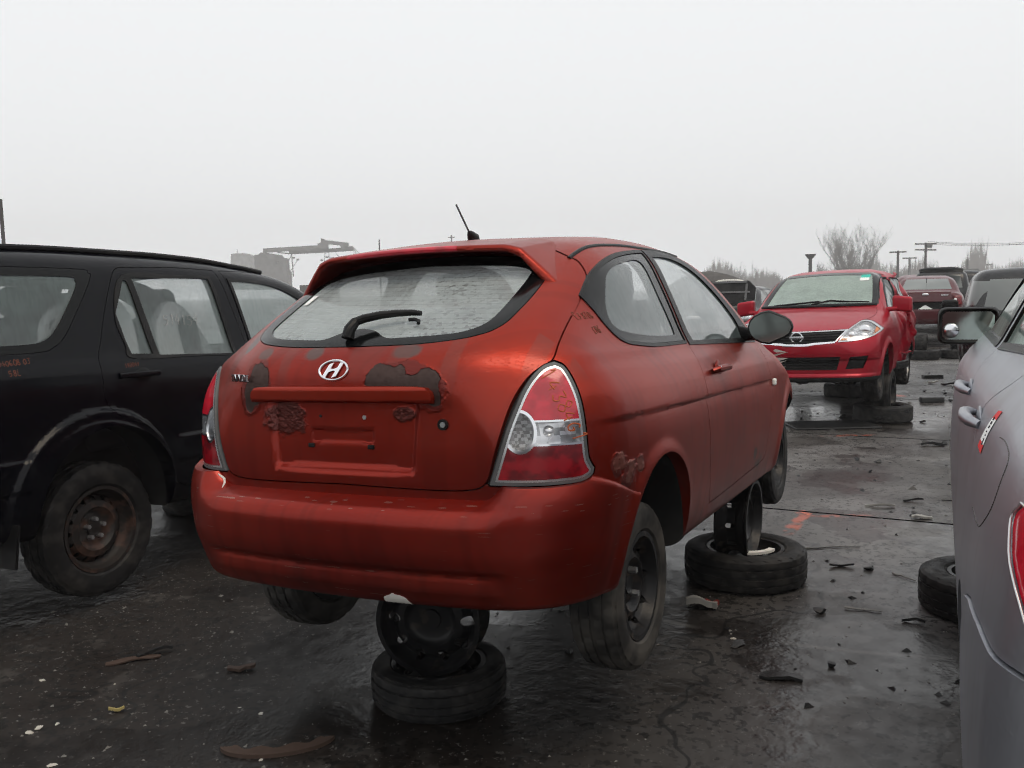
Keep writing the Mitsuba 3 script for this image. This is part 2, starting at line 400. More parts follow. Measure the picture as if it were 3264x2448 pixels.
BLACK_PLASTIC = mat('black_plastic', lambda p, n, uv: mix((0.006, 0.006, 0.0065), (0.018, 0.0175, 0.017), smoothstep(0.4, 0.8, dust(p, 2))), 0.40, spec=0.18)
BLACK_GLOSS = mat('black_gloss', (0.004, 0.0045, 0.005), 0.12, spec=0.2)
BLACK_MATTE = mat('black_matte', (0.008, 0.008, 0.008), 0.85)
TRIM_GREY = mat('trim_grey', lambda p, n, uv: mix((0.10, 0.105, 0.11), (0.05, 0.05, 0.05), dust(p, 6)), 0.5)
FABRIC = mat('fabric', lambda p, n, uv: mix((0.05, 0.053, 0.056), (0.085, 0.088, 0.092), noise(p.x*60, p.y*60, p.z*60)), 0.9)
FABRIC_DARK = mat('fabric_dark', (0.018, 0.019, 0.021), 0.85)
CABIN = mat('cabin', (0.075, 0.08, 0.082), 0.8)
AIRBAG = mat('airbag', (0.55, 0.57, 0.57), 0.8)
MIRROR_DIM = mat('mirror_dim', (0.20, 0.225, 0.215), 0.12, 0.9)
MIRROR = mat('mirror_glass', (0.85, 0.87, 0.86), 0.03, 1.0)

def foggy(name, weight, tint=(0.43, 0.53, 0.54), drops=0.0, lo=0.5):
    """a pane with breath-like condensation on it: clear thin glass mixed with a scattering film"""
    def w(p, n, uv):
        f = fbm(p.x*5, p.y*5, p.z*5, 3); s = fbm(p.x*60, p.y*60, p.z*4, 3)
        k = weight*(lo + (1 - lo)*smoothstep(0.3, 0.62, f)) * (0.94 + 0.12*smoothstep(0.42, 0.58, s))
        if drops: k = k*(1 - drops*smoothstep(0.58, 0.74, noise(p.x*95, p.y*95, p.z*95))*smoothstep(0.3, 0.6, noise(p.x*4, p.y*4, p.z*4)) - 0.25*smoothstep(0.86, 0.98, dr.cos(p.z*420)))
        return k
    film = {'type': 'principledthin', 'base_color': rgb(tint), 'roughness': 0.6, 'diff_trans': 1.15, 'eta': 1.33, 'spec_trans': 0.0}
    glass = {'type': 'thindielectric', 'int_ior': 1.5}
    scene['mat_' + name] = {'type': 'blendbsdf', 'weight': proc(w), 'a': glass, 'b': film}
    return 'mat_' + name
GLASS_FOG = foggy('glass_fog', 0.33)
GLASS_FOG_THICK = foggy('glass_fog_thick', 0.36, (0.42, 0.53, 0.52))
GLASS_FOG_LIGHT = foggy('glass_fog_light', 0.16)
scene['mat_lens_clear'] = {'type': 'thindielectric', 'int_ior': 1.5}
LENS_CLEAR = 'mat_lens_clear'
LENS_RED = mat('lens_red', lambda p, n, uv: mix((0.50, 0.008, 0.026), (0.34, 0.004, 0.014), smoothstep(0.3, 0.7, dust(p, 8))), 0.10, 0, 1.0, 0.97)
LENS_RED_DEEP = mat('lens_red_deep', lambda p, n, uv: mix((0.24, 0.002, 0.008), (0.10, 0.001, 0.004), smoothstep(0.35, 0.65, dust(p, 9))), 0.12, 0, 1.0, 0.97)
LENS_AMBER = mat('lens_amber', (0.55, 0.16, 0.02), 0.15, 0, 1.0)
REFLECTOR = mat('reflector', lambda p, n, uv: mix((0.12, 0.12, 0.125), (0.95, 0.96, 0.98), 0.65*smoothstep(0.2, 0.8, cell_rand_(p, 105)) + 0.35*noise(p.x*30, p.y*30, p.z*30)), 0.16, 0.9, bump=lambda p, n, uv: 0.0035*(dr.sin(p.z*420)*dr.sin((p.x + p.y)*420)), eps=1e-3)  # bright and dark facet glints painted into the base colour
REFLECTOR_DULL = mat('reflector_dull', lambda p, n, uv: mix((0.16, 0.165, 0.17), (0.85, 0.86, 0.88), smoothstep(0.25, 0.75, cell_rand_(p, 45))*0.6 + 0.4*noise(p.x*45, p.y*45, p.z*45)), 0.22, 0.85)
ORANGE_PEN = mat('orange_pen', (0.42, 0.075, 0.014), 0.6)
ORANGE_FAINT = mat('orange_faint', (0.17, 0.045, 0.022), 0.6)
WHITE_PLASTIC = mat('white_plastic', (0.68, 0.67, 0.62), 0.5)
PAPER = mat('paper', (0.74, 0.75, 0.73), 0.7)
PAPER_RED = mat('paper_red', (0.62, 0.03, 0.03), 0.6)
PAPER_TEAL = mat('paper_teal', (0.02, 0.42, 0.33), 0.6)
INK = mat('ink', (0.03, 0.03, 0.035), 0.7)
ENGINE = mat('engine', lambda p, n, uv: mix((0.02, 0.02, 0.02), (0.10, 0.09, 0.08), noise(p.x*25, p.y*25, p.z*25)), 0.6)

# ------------------------------------------------------------------ putting things into the scene
class Thing:
    def __init__(self, name, label, cat, Rm=np.eye(3), t=(0, 0, 0), group=None):
        k, i = name, 0
        while k in labels: i += 1; k = f'{name}_{i:03d}'
        self.key, self.R, self.t = k, np.asarray(Rm, float), np.asarray(t, float)
        labels[k] = {'label': label, 'category': cat}
        if group: labels[k]['group'] = group
        self.M = mat4(self.R, self.t)
    def free(self, part):
        k, i = f'{self.key}__{part}', 0
        while k in scene or any(q.startswith(k + '__') for q in scene): i += 1; k = f'{self.key}__{part}_{i:03d}'
        return k
    def add(self, part, mesh, material, smooth=35, F=None, label=None, at=None, kind=None):
        """part may hold one more level (door__handle, exact parent key); at: extra local matrix"""
        if mesh is None: return None
        k = self.free(part)
        M_ = self.M if at is None else self.M @ np.asarray(at, float)
        if isinstance(mesh, dict): d = {**mesh}
        elif F is not None:
            s = shaded(mesh, F)
            if s is None: return None
            path = meshkit.write_ply((s[0], s[1]), False, normals=s[2])
            d = {'type': 'ply', 'filename': path, 'face_normals': False}
        else:
            v, f = (mesh_of(mesh) if hasattr(mesh, 'to_mesh') else (mesh.vertices, mesh.faces) if hasattr(mesh, 'vertices') else mesh)
            if len(f) == 0: return None
            d = mikit.ply((v, f), smooth=smooth)
        d['bsdf'] = {'type': 'ref', 'id': material}; d['to_world'] = T(M_.tolist())
        scene[k] = d
        if label: labels[k] = {'label': label}
        if kind: labels.setdefault(k, {})['kind'] = kind
        return k[len(self.key) + 2:]

def single(name, mesh, material, label, cat, smooth=35, kind=None, group=None, M_=np.eye(4)):
    """a thing that is one mesh"""
    k, i = name, 0
    while k in labels: i += 1; k = f'{name}_{i:03d}'
    d = {**mesh} if isinstance(mesh, dict) else mikit.ply(mesh_of(mesh) if hasattr(mesh, 'to_mesh') else (mesh.vertices, mesh.faces) if hasattr(mesh, 'vertices') else mesh, smooth=smooth)
    d['bsdf'] = {'type': 'ref', 'id': material}; d['to_world'] = T(np.asarray(M_, float).tolist())
    scene[k] = d
    labels[k] = {'label': label, 'category': cat} if label else {}
    if kind: labels[k]['kind'] = kind
    if group: labels[k]['group'] = group
    return k

# ------------------------------------------------------------------ wheels (axis y, outer face towards -y)
def tyre_mesh(R, r, w, seg=120, notch=5, depth=0.007):
    """carcass with sidewalls, circumferential grooves and shoulder notches"""
    h = w/2; b = R - r
    prof = [(r, -h*0.72, 0), (r+0.012, -h*0.80, 0), (r+b*0.18, -h*0.93, 0), (r+b*0.42, -h*1.0, 0), (r+b*0.62, -h*0.985, 0), (r+b*0.80, -h*0.93, 0), (R-0.018, -h*0.86, 1), (R-0.008, -h*0.80, 1),
            (R-0.003, -h*0.66, 1), (R-0.0025, -h*0.50, 1), (R-depth-0.002, -h*0.485, 0), (R-depth-0.002, -h*0.40, 0), (R-0.001, -h*0.385, 2), (R, -h*0.10, 2), (R-depth, -h*0.09, 0), (R-depth, 0, 0)]
    prof = prof + [(a, -y, k) for a, y, k in prof[::-1][1:]]
    n = len(prof); rr = np.array([q[0] for q in prof]); yy = np.array([q[1] for q in prof]); kk = np.array([q[2] for q in prof])
    an = np.arange(seg)*2*np.pi/seg
    i = np.arange(seg)
    cut = ((i % notch) == 0)[:, None]*(kk == 1)[None]*depth + (((i + 2) % notch) == 0)[:, None]*(kk == 2)[None]*depth*0.7
    rad = rr[None] - cut
    v = np.stack([rad*np.cos(an)[:, None], np.broadcast_to(yy, rad.shape), rad*np.sin(an)[:, None]], -1).reshape(-1, 3)
    I, J = np.meshgrid(i, np.arange(n-1), indexing='ij'); I2 = (I + 1) % seg
    a, b_, c, d = I*n+J, I2*n+J, I2*n+J+1, I*n+J+1
    f = np.concatenate([np.stack([a, b_, c], -1).reshape(-1, 3), np.stack([a, c, d], -1).reshape(-1, 3)])
    m = trimesh.Trimesh(v, f, process=False)
    return (v, f) if m.volume > 0 else (v, f[:, ::-1])

def steel_rim(r, w, holes=10, hole=(0.020, 0.028), hub=0.42, seg=72):
    """pressed steel wheel: barrel with lips, dished disc with vent holes, hub bowl"""
    h = w/2
    P_ = [(r+0.010, -h), (r+0.010, -h+0.010), (r-0.004, -h+0.022), (r-0.010, -h*0.45), (r-0.030, -h*0.2), (r-0.030, h*0.3), (r-0.008, h*0.6), (r+0.010, h-0.01), (r+0.010, h),
          (r-0.012, h), (r-0.026, h*0.6), (r-0.046, h*0.28), (r-0.046, -h*0.05), (r*0.80, -h*0.10), (r*0.66, -h*0.42), (r*0.52, -h*0.50), (r*0.44, -h*0.30), (r*0.40, -h*0.22), (r*0.17, -h*0.22), (r*0.15, -h*0.34), (0.0, -h*0.34),
          (0.0, -h*0.42), (r*0.19, -h*0.42), (r*0.20, -h*0.30), (r*0.38, -h*0.30), (r*0.47, -h*0.42), (r*0.53, -h*0.60), (r*0.68, -h*0.52), (r*0.82, -h*0.20), (r-0.040, -h*0.22), (r-0.022, -h*0.5), (r-0.018, -h+0.03), (r-0.008, -h)]
    cs = M3.CrossSection([np.array(P_)[::-1]], M3.FillRule.NonZero)
    m = M3.Manifold.revolve(cs, seg)              # about its y -> z axis
    m = m.rotate([90, 0, 0])                      # axis z -> -y
    v, _ = mesh_of(m)
    if v[np.argmax(np.hypot(v[:, 0], v[:, 2]) < r*0.1), 1] > 0: m = m.rotate([180, 0, 0])
    for k in range(holes):
        a = 2*math.pi*k/holes
        c = M3.Manifold.cylinder(0.2, 1, 1, 14, True).rotate([90, 0, 0]).scale([hole[0], 1, hole[1]]).rotate([0, -math.degrees(a) + 90, 0]).translate([r*0.745*math.cos(a), -h*0.3, r*0.745*math.sin(a)])
        m = m - c
    return m

def nuts_mesh(r, y, n=4, s=0.010, off=0.6):
    return cat(*[M3.Manifold.cylinder(0.022, s, s*0.8, 6, True).rotate([90, 0, 0]).translate([r*math.cos(off + 2*math.pi*k/n), y, r*math.sin(off + 2*math.pi*k/n)]) for k in range(n)])

_cache = {}
def wheel(thing, R, r, w, at, rim='steel', rubber=None, rim_mat=None, nuts=(), part='wheel', rough=False):
    """adds wheel__tyre, wheel__rim, wheel__lug_nut; at: 4x4 in the thing's frame, outer face to -y"""
    key = (R, r, w, rim, rough)
    if key not in _cache:
        ty = mikit.ply(tyre_mesh(R, r, w, 60 if rough else 120), smooth=32)
        rm = mikit.ply(mesh_of(steel_rim(r, w*0.86, 16 if rim == 'steel16' else 10, (0.013, 0.014) if rim == 'steel16' else (0.020, 0.028), seg=40 if rough else 72)) if rim.startswith('steel') else alloy_rim(r, w*0.86), smooth=30)
        _cache[key] = (ty, rm)
    ty, rm = _cache[key]
    k, i = part, 0
    while any(q.startswith(f'{thing.key}__{k}__') for q in scene): i += 1; k = f'{part}_{i:03d}'
    if rubber is not False: thing.add(k + '__tyre', ty, rubber or RUBBER, at=at)
    thing.add(k + '__rim', rm, rim_mat or STEEL_BLACK, at=at)
    if not rough: thing.add(k + '__brake_drum', _cache.setdefault(('drum', r, w), mikit.ply(mesh_of(cyl((0, w*0.16, 0), 'y', r*0.80, w*0.10, 40)), smooth=30)), BLACK_MATTE, at=at)
    for a in nuts:
        nm = M3.Manifold.cylinder(0.030, 0.0125, 0.0115, 6, True).rotate([90, 0, 0]).translate([0.050*math.cos(a), -w*0.86/2*0.22 - 0.022, 0.050*math.sin(a)])
        thing.add(k + '__lug_nut', nm, CHROME_DULL, at=at)
    return k

def alloy_rim(r, w, spokes=7):
    h = w/2
    P_ = [(r+0.010, -h), (r+0.010, -h+0.01), (r-0.006, -h+0.03), (r-0.030, 0), (r-0.010, h*0.7), (r+0.010, h), (r-0.012, h), (r-0.044, 0.0), (r-0.03, -h+0.03), (r-0.012, -h)]
    cs = M3.CrossSection([np.array(P_)[::-1]], M3.FillRule.NonZero)
    m = M3.Manifold.revolve(cs, 64).rotate([90, 0, 0])
    hub = cyl((0, -h*0.55, 0), 'y', 0.065, 0.03, 32)
    out = m + hub + cyl((0, h*0.2, 0), 'y', r*0.62, 0.008, 40)
    for k in range(spokes):
        a = 360*k/spokes
        sp = M3.Manifold.batch_hull([M3.Manifold.sphere(0.018, 10).translate([0.05, -h*0.62, s*0.012]) for s in (-1, 1)] + [M3.Manifold.sphere(0.014, 10).translate([r-0.02, -h*0.72, s*0.030]) for s in (-1, 1)])
        out = out + sp.rotate([0, a, 0])
    return mesh_of(out)
# ------------------------------------------------------------------ the red hatchback, built
HR_ = np.array([[0.45026314, -0.89284526, -0.0095106], [0.89224472, 0.44950251, 0.04297512], [-0.03409509, -0.02783589, 0.99903087]])
HT_ = np.array([-0.2237707, 3.38827122, 0.38983512])
hloc = loc(HR_, HT_)

def blobs(a, b, cs, wob=0.35, fr=38.0):
    """field > 0 inside a ragged union of ellipses; a, b: coordinates, cs: (ca, cb, ra, rb)"""
    f = mi.Float(-9)
    n1 = (fbm(a*fr, b*fr, 1.7, 4) - 0.5)*2*wob
    for ca, cb, ra, rb in cs:
        f = dr.maximum(f, 1 - dr.sqrt(dr.square((a - ca)/ra) + dr.square((b - cb)/rb)))
    return f + n1

_bare = [(0.325, 0.905, 0.045, 0.055), (0.36, 0.86, 0.035, 0.05), (0.372, 0.825, 0.02, 0.03), (-0.185, 0.905, 0.075, 0.045), (-0.25, 0.885, 0.10, 0.035), (-0.325, 0.885, 0.045, 0.045), (-0.345, 0.85, 0.022, 0.035)]
_edge = [(0.325, 0.905, 0.06, 0.06), (0.365, 0.85, 0.05, 0.07), (-0.19, 0.905, 0.085, 0.05), (-0.27, 0.905, 0.11, 0.05), (-0.335, 0.87, 0.06, 0.07), (-0.26, 0.935, 0.06, 0.025)]
_crust = [(0.225, 0.775, 0.085, 0.055), (-0.235, 0.795, 0.045, 0.022)]
_arch = [(-0.375, 0.625, 0.05, 0.04), (-0.31, 0.60, 0.06, 0.035), (-0.23, 0.605, 0.035, 0.03), (-0.33, 0.575, 0.05, 0.03)]
_sill = [(1.62, 0.345, 0.13, 0.05), (1.52, 0.40, 0.06, 0.07), (0.28, 0.33, 0.03, 0.09)]
RED = (0.30, 0.0200, 0.0060)

def hero_col(p, n, uv):
    x, y, z = hloc(p)
    base = mix(RED, (0.235, 0.0130, 0.0060), smoothstep(0.3, 0.7, fbm(p.x*2, p.y*2, p.z*2, 3)))
    film = smoothstep(0.42, 0.78, fbm(x*3.3, y*3.3, z*3.3, 4))*0.16 + smoothstep(0.5, 0.68, fbm(x*26 + y*26, 3.0, z*3.0, 3))*0.12
    film = film + smoothstep(0.45, 0.20, z)*0.45*smoothstep(0.3, 0.6, fbm(x*7, y*7, z*7, 3) + 0.1)
    c = mix(base, (0.050, 0.011, 0.009), film)
    back = dr.select(x < -0.45, mi.Float(1), mi.Float(0))*dr.select(z > 0.66, mi.Float(1), mi.Float(0))
    # grey-brown wash marks below the rear glass and faint runs under them
    wash = smoothstep(-0.05, 0.35, blobs(y, z, [(0.335, 0.985, 0.035, 0.022), (0.115, 0.985, 0.042, 0.028), (-0.235, 0.985, 0.055, 0.024), (0.47, 1.03, 0.03, 0.05)], 0.25, 30))*back
    c = mix(c, (0.10, 0.075, 0.068), wash*0.85)
    streak = smoothstep(0.50, 0.70, noise(y*18, 7.0, z*1.2))*smoothstep(0.86, 0.95, z)*back
    c = mix(c, (0.16, 0.055, 0.045), streak*0.35)
    # flaked paint round the handle bar: curled rim, then brown bare metal
    c = mix(c, (0.13, 0.017, 0.013), smoothstep(0.05, 0.18, blobs(y, z, _edge, 0.45, 32))*back*0.8)
    c = mix(c, mix((0.040, 0.020, 0.016), (0.070, 0.042, 0.036), fbm(y*70, z*70, 3.0, 3)), smoothstep(0.0, 0.06, blobs(y, z, _bare, 0.45, 26))*back)
    c = mix(c, (0.075, 0.016, 0.012), smoothstep(-0.1, 0.25, blobs(y, z, _crust, 0.55, 45))*back*0.85)
    sd = dr.select(y < -0.70, mi.Float(1), mi.Float(0))
    c = mix(c, (0.22, 0.045, 0.036), smoothstep(0.0, 0.2, blobs(x, z, _arch, 0.7, 30))*sd)
    c = mix(c, (0.34, 0.13, 0.10), smoothstep(0.30, 0.50, blobs(x, z, _arch, 1.1, 55))*sd*0.7)
    c = mix(c, (0.060, 0.020, 0.016), smoothstep(0.1, 0.7, blobs(x, z, _sill, 1.0, 22))*sd*0.8)
    return c
def hero_extra(p):
    x, y, z = hloc(p)
    back = dr.select(x < -0.45, mi.Float(1), mi.Float(0))*dr.select(z > 0.66, mi.Float(1), mi.Float(0))
    return 0.5*smoothstep(0.0, 0.06, blobs(y, z, _bare, 0.45, 26))*back + 0.35*smoothstep(-0.1, 0.25, blobs(y, z, _crust, 0.55, 45))*back
def hero_bump(p, n, uv):
    x, y, z = hloc(p)
    back = dr.select(x < -0.45, mi.Float(1), mi.Float(0))*dr.select(z > 0.66, mi.Float(1), mi.Float(0))
    e = smoothstep(-0.05, 0.12, blobs(y, z, _edge, 0.45, 32)) - smoothstep(0.0, 0.05, blobs(y, z, _bare, 0.45, 26))
    k = smoothstep(-0.1, 0.25, blobs(y, z, _crust, 0.55, 45))
    sd = dr.select(y < -0.70, mi.Float(1), mi.Float(0))
    a = smoothstep(0.0, 0.2, blobs(x, z, _arch, 0.5, 40))*sd
    return (0.0022*e*(0.5 + fbm(y*120, z*120, 4.0, 3)) + 0.004*k*fbm(y*95, z*95, 2.0, 3))*back + 0.005*a*fbm(x*60, z*60, 1.0, 3)
HERO = paint('hero_paint', RED, rough=0.10, metallic=0.82, coat=0.5, colf=hero_col, bump=hero_bump, extra=hero_extra)
def bump_col(p, n, uv):
    x, y, z = hloc(p)
    base = mix(RED, (0.235, 0.0130, 0.0060), smoothstep(0.3, 0.7, fbm(p.x*2, p.y*2, p.z*2, 3)))
    film = smoothstep(0.42, 0.78, fbm(x*3.3, y*3.3, z*3.3, 4))*0.18 + smoothstep(0.5, 0.7, fbm(y*24 + x*24, 3.0, z*3.0, 3))*0.15 + smoothstep(0.42, 0.22, z)*0.5*fbm(x*6, y*6, z*6, 3)
    c = mix(base, (0.045, 0.010, 0.008), film)
    scr = 0.8*smoothstep(0.80, 0.83, noise(y*26, x*26, z*160))*smoothstep(0.50, 0.515, z)*smoothstep(0.545, 0.53, z) + smoothstep(0.90, 0.92, noise(y*15 + 3, x*15, z*190))*0.55*smoothstep(0.5, 0.46, z)
    scr = scr + smoothstep(0.70, 0.78, noise(y*60, x*90, z*30))*smoothstep(0.60, 0.68, y)*smoothstep(0.56, 0.44, z)*smoothstep(0.26, 0.34, z)*0.8
    return mix(c, (0.36, 0.22, 0.18), dr.clip(scr, 0, 1)*0.6)
HERO_BUMP = paint('hero_bumper_paint', RED, rough=0.14, metallic=0.80, coat=0.4, colf=bump_col)
HERO_CLEAN = paint('hero_trim_paint', (0.30, 0.020, 0.006), (0.15, 0.018, 0.012), 0.12, 0.75)

DEB_PALE = mat('torn_filler', (0.30, 0.29, 0.27), 0.6)
hero = Thing('red_hatchback', 'orange-red two-door hatchback with flaking tailgate paint, propped on stacked wheels', 'car', HR_, HT_)

def build_solids(F, lo, hi, h, isos, coarse=()):
    if coarse: return {**build_solids(F, lo, hi, h, isos), **build_solids(F, lo, hi, 2.2*h, coarse)}
    ax = [np.arange(lo[k], hi[k] + h, h) for k in range(3)]
    G = F(*np.meshgrid(*ax, indexing='ij', sparse=True)); G = np.broadcast_to(G, tuple(len(a) for a in ax)).astype(np.float32)
    return {i: man(*_nets(G - np.float32(i), F, ax, h, i)) for i in isos}

def sheet(solid, pr, F, iso):
    """the piece of the surface F = iso that lies inside the prism, as an open sheet"""
    v, f = mesh_of(solid ^ pr)
    if len(f) == 0: return None
    on = np.abs(F(v[:, 0], v[:, 1], v[:, 2]) - iso) < 8e-4
    f = f[on[f].all(1)]
    u, inv = np.unique(f, return_inverse=True)
    return v[u], inv.reshape(-1, 3)

def halves(m):
    """right (y < 0) and left piece of a solid"""
    a, b = m.split_by_plane([0, 1, 0], 0.0)
    return b, a

S = build_solids(hero_F, (-0.85, -0.92, 0.10), (3.05, 0.92, 1.55), 0.0145, (0.0, 0.004, -0.004, -0.02), (-0.035, -0.045))
OUT, PROUD, GLS, DEEP, INN, LIN = S[0.0], S[0.004], S[-0.004], S[-0.02], S[-0.035], S[-0.045]
Q_FRAME = catmull([(-0.176, 1.149), (-0.08, 1.208), (0.008, 1.250), (0.121, 1.288), (0.277, 1.320), (0.466, 1.343), (0.618, 1.356), (0.600, 1.263), (0.600, 1.167), (0.612, 1.066), (0.640, 0.968), (0.25, 0.966), (0.052, 0.975), (-0.048, 0.986), (-0.105, 1.012), (-0.14, 1.055), (-0.158, 1.10)], n=6, sharp=(0, 6, 10))
Q_CLEAR = catmull([(0.028, 1.205), (0.085, 1.238), (0.172, 1.265), (0.286, 1.285), (0.42, 1.301), (0.478, 1.297), (0.498, 1.267), (0.500, 1.165), (0.515, 1.091), (0.530, 1.020), (0.487, 1.004), (0.223, 1.006), (0.009, 1.022), (-0.062, 1.04), (-0.078, 1.075), (-0.045, 1.13)], n=6)
D_CLEAR = catmull([(0.695, 1.330), (0.898, 1.340), (1.073, 1.330), (1.212, 1.300), (1.341, 1.250), (1.472, 1.185), (1.575, 1.12), (1.66, 1.05), (1.70, 0.972), (0.735, 0.978), (0.710, 1.02), (0.690, 1.10), (0.683, 1.203)], n=6, sharp=(0, 8, 9))
D_FRAME = catmull([(0.640, 1.357), (0.875, 1.369), (1.127, 1.362), (1.284, 1.330), (1.388, 1.285), (1.494, 1.232), (1.600, 1.170), (1.72, 1.10), (1.86, 1.00), (1.90, 0.945), (1.167, 0.955), (0.665, 0.962), (0.640, 1.059), (0.628, 1.162), (0.626, 1.253)], n=6, sharp=(0, 8, 9, 11))
DOOR = catmull([(0.664, 0.964), (0.640, 0.918), (0.618, 0.878), (0.600, 0.840), (0.592, 0.777), (0.598, 0.681), (0.612, 0.521), (0.66, 0.36), (0.69, 0.310), (0.969, 0.315), (1.295, 0.325), (1.74, 0.345), (1.80, 0.42), (1.838, 0.52), (1.862, 0.617), (1.873, 0.71), (1.872, 0.80), (1.872, 0.87), (1.885, 0.955)], n=6, sharp=(0, 8, 18))
_hh = [(0.0, 0.577), (0.30, 0.571), (0.42, 0.572), (0.478, 0.582), (0.503, 0.605), (0.517, 0.645), (0.532, 0.695), (0.550, 0.76), (0.567, 0.82), (0.586, 0.868), (0.607, 0.905), (0.632, 0.932), (0.653, 0.952), (0.643, 0.997), (0.627, 1.06), (0.608, 1.146), (0.594, 1.205), (0.553, 1.262), (0.505, 1.292), (0.38, 1.340), (0.2, 1.366), (0.0, 1.372)]
_hh = catmull(_hh, closed=False, n=4)
HATCH = np.vstack([_hh, (_hh*[-1, 1])[::-1][1:-1]])
_rg = catmull([(0.0, 1.001), (0.2, 1.003), (0.30, 1.008), (0.385, 1.017), (0.43, 1.027), (0.462, 1.040), (0.487, 1.065), (0.497, 1.10), (0.503, 1.148), (0.501, 1.205), (0.485, 1.255), (0.40, 1.292), (0.2, 1.315), (0.0, 1.320)], closed=False, n=4)
RGLASS = np.vstack([_rg, (_rg*[-1, 1])[::-1][1:-1]])
_rc = catmull([(0.0, 1.060), (0.06, 1.050), (0.12, 1.028), (0.2, 1.028), (0.33, 1.034), (0.388, 1.044), (0.425, 1.064), (0.438, 1.095), (0.442, 1.16), (0.440, 1.215), (0.42, 1.245), (0.3, 1.268), (0.0, 1.282)], closed=False, n=4)
RCLEAR = np.vstack([_rc, (_rc*[-1, 1])[::-1][1:-1]])
LIGHT = catmull([(0.248, 0.942), (0.273, 0.930), (0.290, 0.903), (0.303, 0.87), (0.314, 0.83), (0.321, 0.783), (0.325, 0.736), (0.328, 0.689), (0.333, 0.655), (0.349, 0.627), (0.344, 0.610), (0.327, 0.598), (0.301, 0.591), (0.245, 0.588), (0.164, 0.587), (0.040, 0.590), (0.053, 0.635), (0.074, 0.702), (0.095, 0.76), (0.118, 0.811), (0.145, 0.863), (0.176, 0.903), (0.212, 0.932)], n=5, sharp=(0, 9, 15))
LA = 35.0
from shapely.geometry import Polygon as SP, box as sbox, Point
from shapely import affinity as aff
from shapely.ops import unary_union
_lp = SP(LIGHT).buffer(0)
_band = unary_union([_lp.buffer(0.004), aff.translate(_lp, -0.012, 0.006), aff.translate(_lp, -0.024, 0.010), aff.translate(_lp, -0.03, 0.004)]).buffer(0.002)
_band = _band.intersection(sbox(-1, 0.583, 1, 2))
def sh(p): return np.array(p.exterior.coords)[:-1]
def lprism(poly, a=-1.25, b=-0.66): return prism(poly, 'd', a, b, LA)

def ys(poly, y0=0.40):
    m = prism(poly, 'y', y0, 1.3); return m + mirror_y(m)
wells = cyl((0, -0.98, 0.285), 'y', 0.325, 0.36) + cyl((2.5, -0.98, 0.30), 'y', 0.345, 0.36) + cyl((0, 0.98, 0.285), 'y', 0.325, 0.36) + cyl((2.5, 0.98, 0.30), 'y', 0.345, 0.36)
wells = wells + box((0, -0.98, 0.1), (0.62, 0.72, 0.3)) + box((0, 0.98, 0.1), (0.62, 0.72, 0.3)) + box((2.5, -0.98, 0.1), (0.66, 0.72, 0.3)) + box((2.5, 0.98, 0.1), (0.66, 0.72, 0.3))
wells_big = cyl((0, -0.98, 0.285), 'y', 0.350, 0.375) + cyl((2.5, -0.98, 0.30), 'y', 0.370, 0.375) + cyl((0, 0.98, 0.285), 'y', 0.350, 0.375) + cyl((2.5, 0.98, 0.30), 'y', 0.370, 0.375)
void = INN - (cyl((0, -0.9, 0.285), 'y', 0.375, 0.36) + cyl((2.5, -0.9, 0.30), 'y', 0.395, 0.36) + cyl((0, 0.9, 0.285), 'y', 0.375, 0.36) + cyl((2.5, 0.9, 0.30), 'y', 0.395, 0.36)) - box((1, 0, 0.1), (6, 3, 0.36)) 
SHELL = OUT - void - wells
skin = OUT - INN - wells
liner = (SHELL ^ wells_big) ^ box((1.2, 0, 0.6), (6, 1.60, 2))
SHELL = SHELL - (wells_big ^ box((1.2, 0, 0.6), (6, 1.60, 2)))
floor_ = SHELL ^ box((1, 0, 0.0), (6, 3, 0.56)) ^ box((1, 0, 0.5), (6, 1.48, 2))
SHELL = SHELL - box((1, 0, 0.0), (6, 1.48, 0.56))
hero.add('underbody', floor_, BLACK_MATTE, F=hero_F); [hero.add('wheel_arch_liner', q, BLACK_MATTE, smooth=30) for q in liner.decompose() if q.volume() > 2e-5]
g = 0.0042
hx = lambda poly, a=-1.0, b=0.07: prism(poly, 'x', a, b)
# body: all openings and seams taken out
cutters = ys(grow(Q_FRAME, 0.0005)) + ys(D_FRAME) + ys(grow(DOOR, g)) + hx(grow(HATCH, g)) + lprism(sh(_band)) + mirror_y(lprism(sh(_band)))
WIND = np.array([(-0.64, 1.02), (-0.50, 1.385), (-0.3, 1.405), (0.3, 1.405), (0.50, 1.385), (0.64, 1.02), (0.3, 1.0), (-0.3, 1.0)])
wsp = prism(catmull(WIND, n=5, sharp=(0, 5)), 'x', 1.0, 2.6)
HOOD = catmull([(2.30, -0.62), (2.30, 0.62), (2.6, 0.63), (2.80, 0.56), (2.86, 0.3), (2.88, 0), (2.86, -0.3), (2.80, -0.56), (2.6, -0.63)], n=5, sharp=(0, 1))
hdp = prism(HOOD, 'z', 0.7, 1.2)
seam_unused = 0 and ys(np.array([(-0.49, 0.6200), (-0.49, 0.626), (-0.27, 0.536), (-0.27, 0.530)]))
body = SHELL - cutters - wsp - prism(grow(HOOD, g), 'z', 0.7, 1.2)
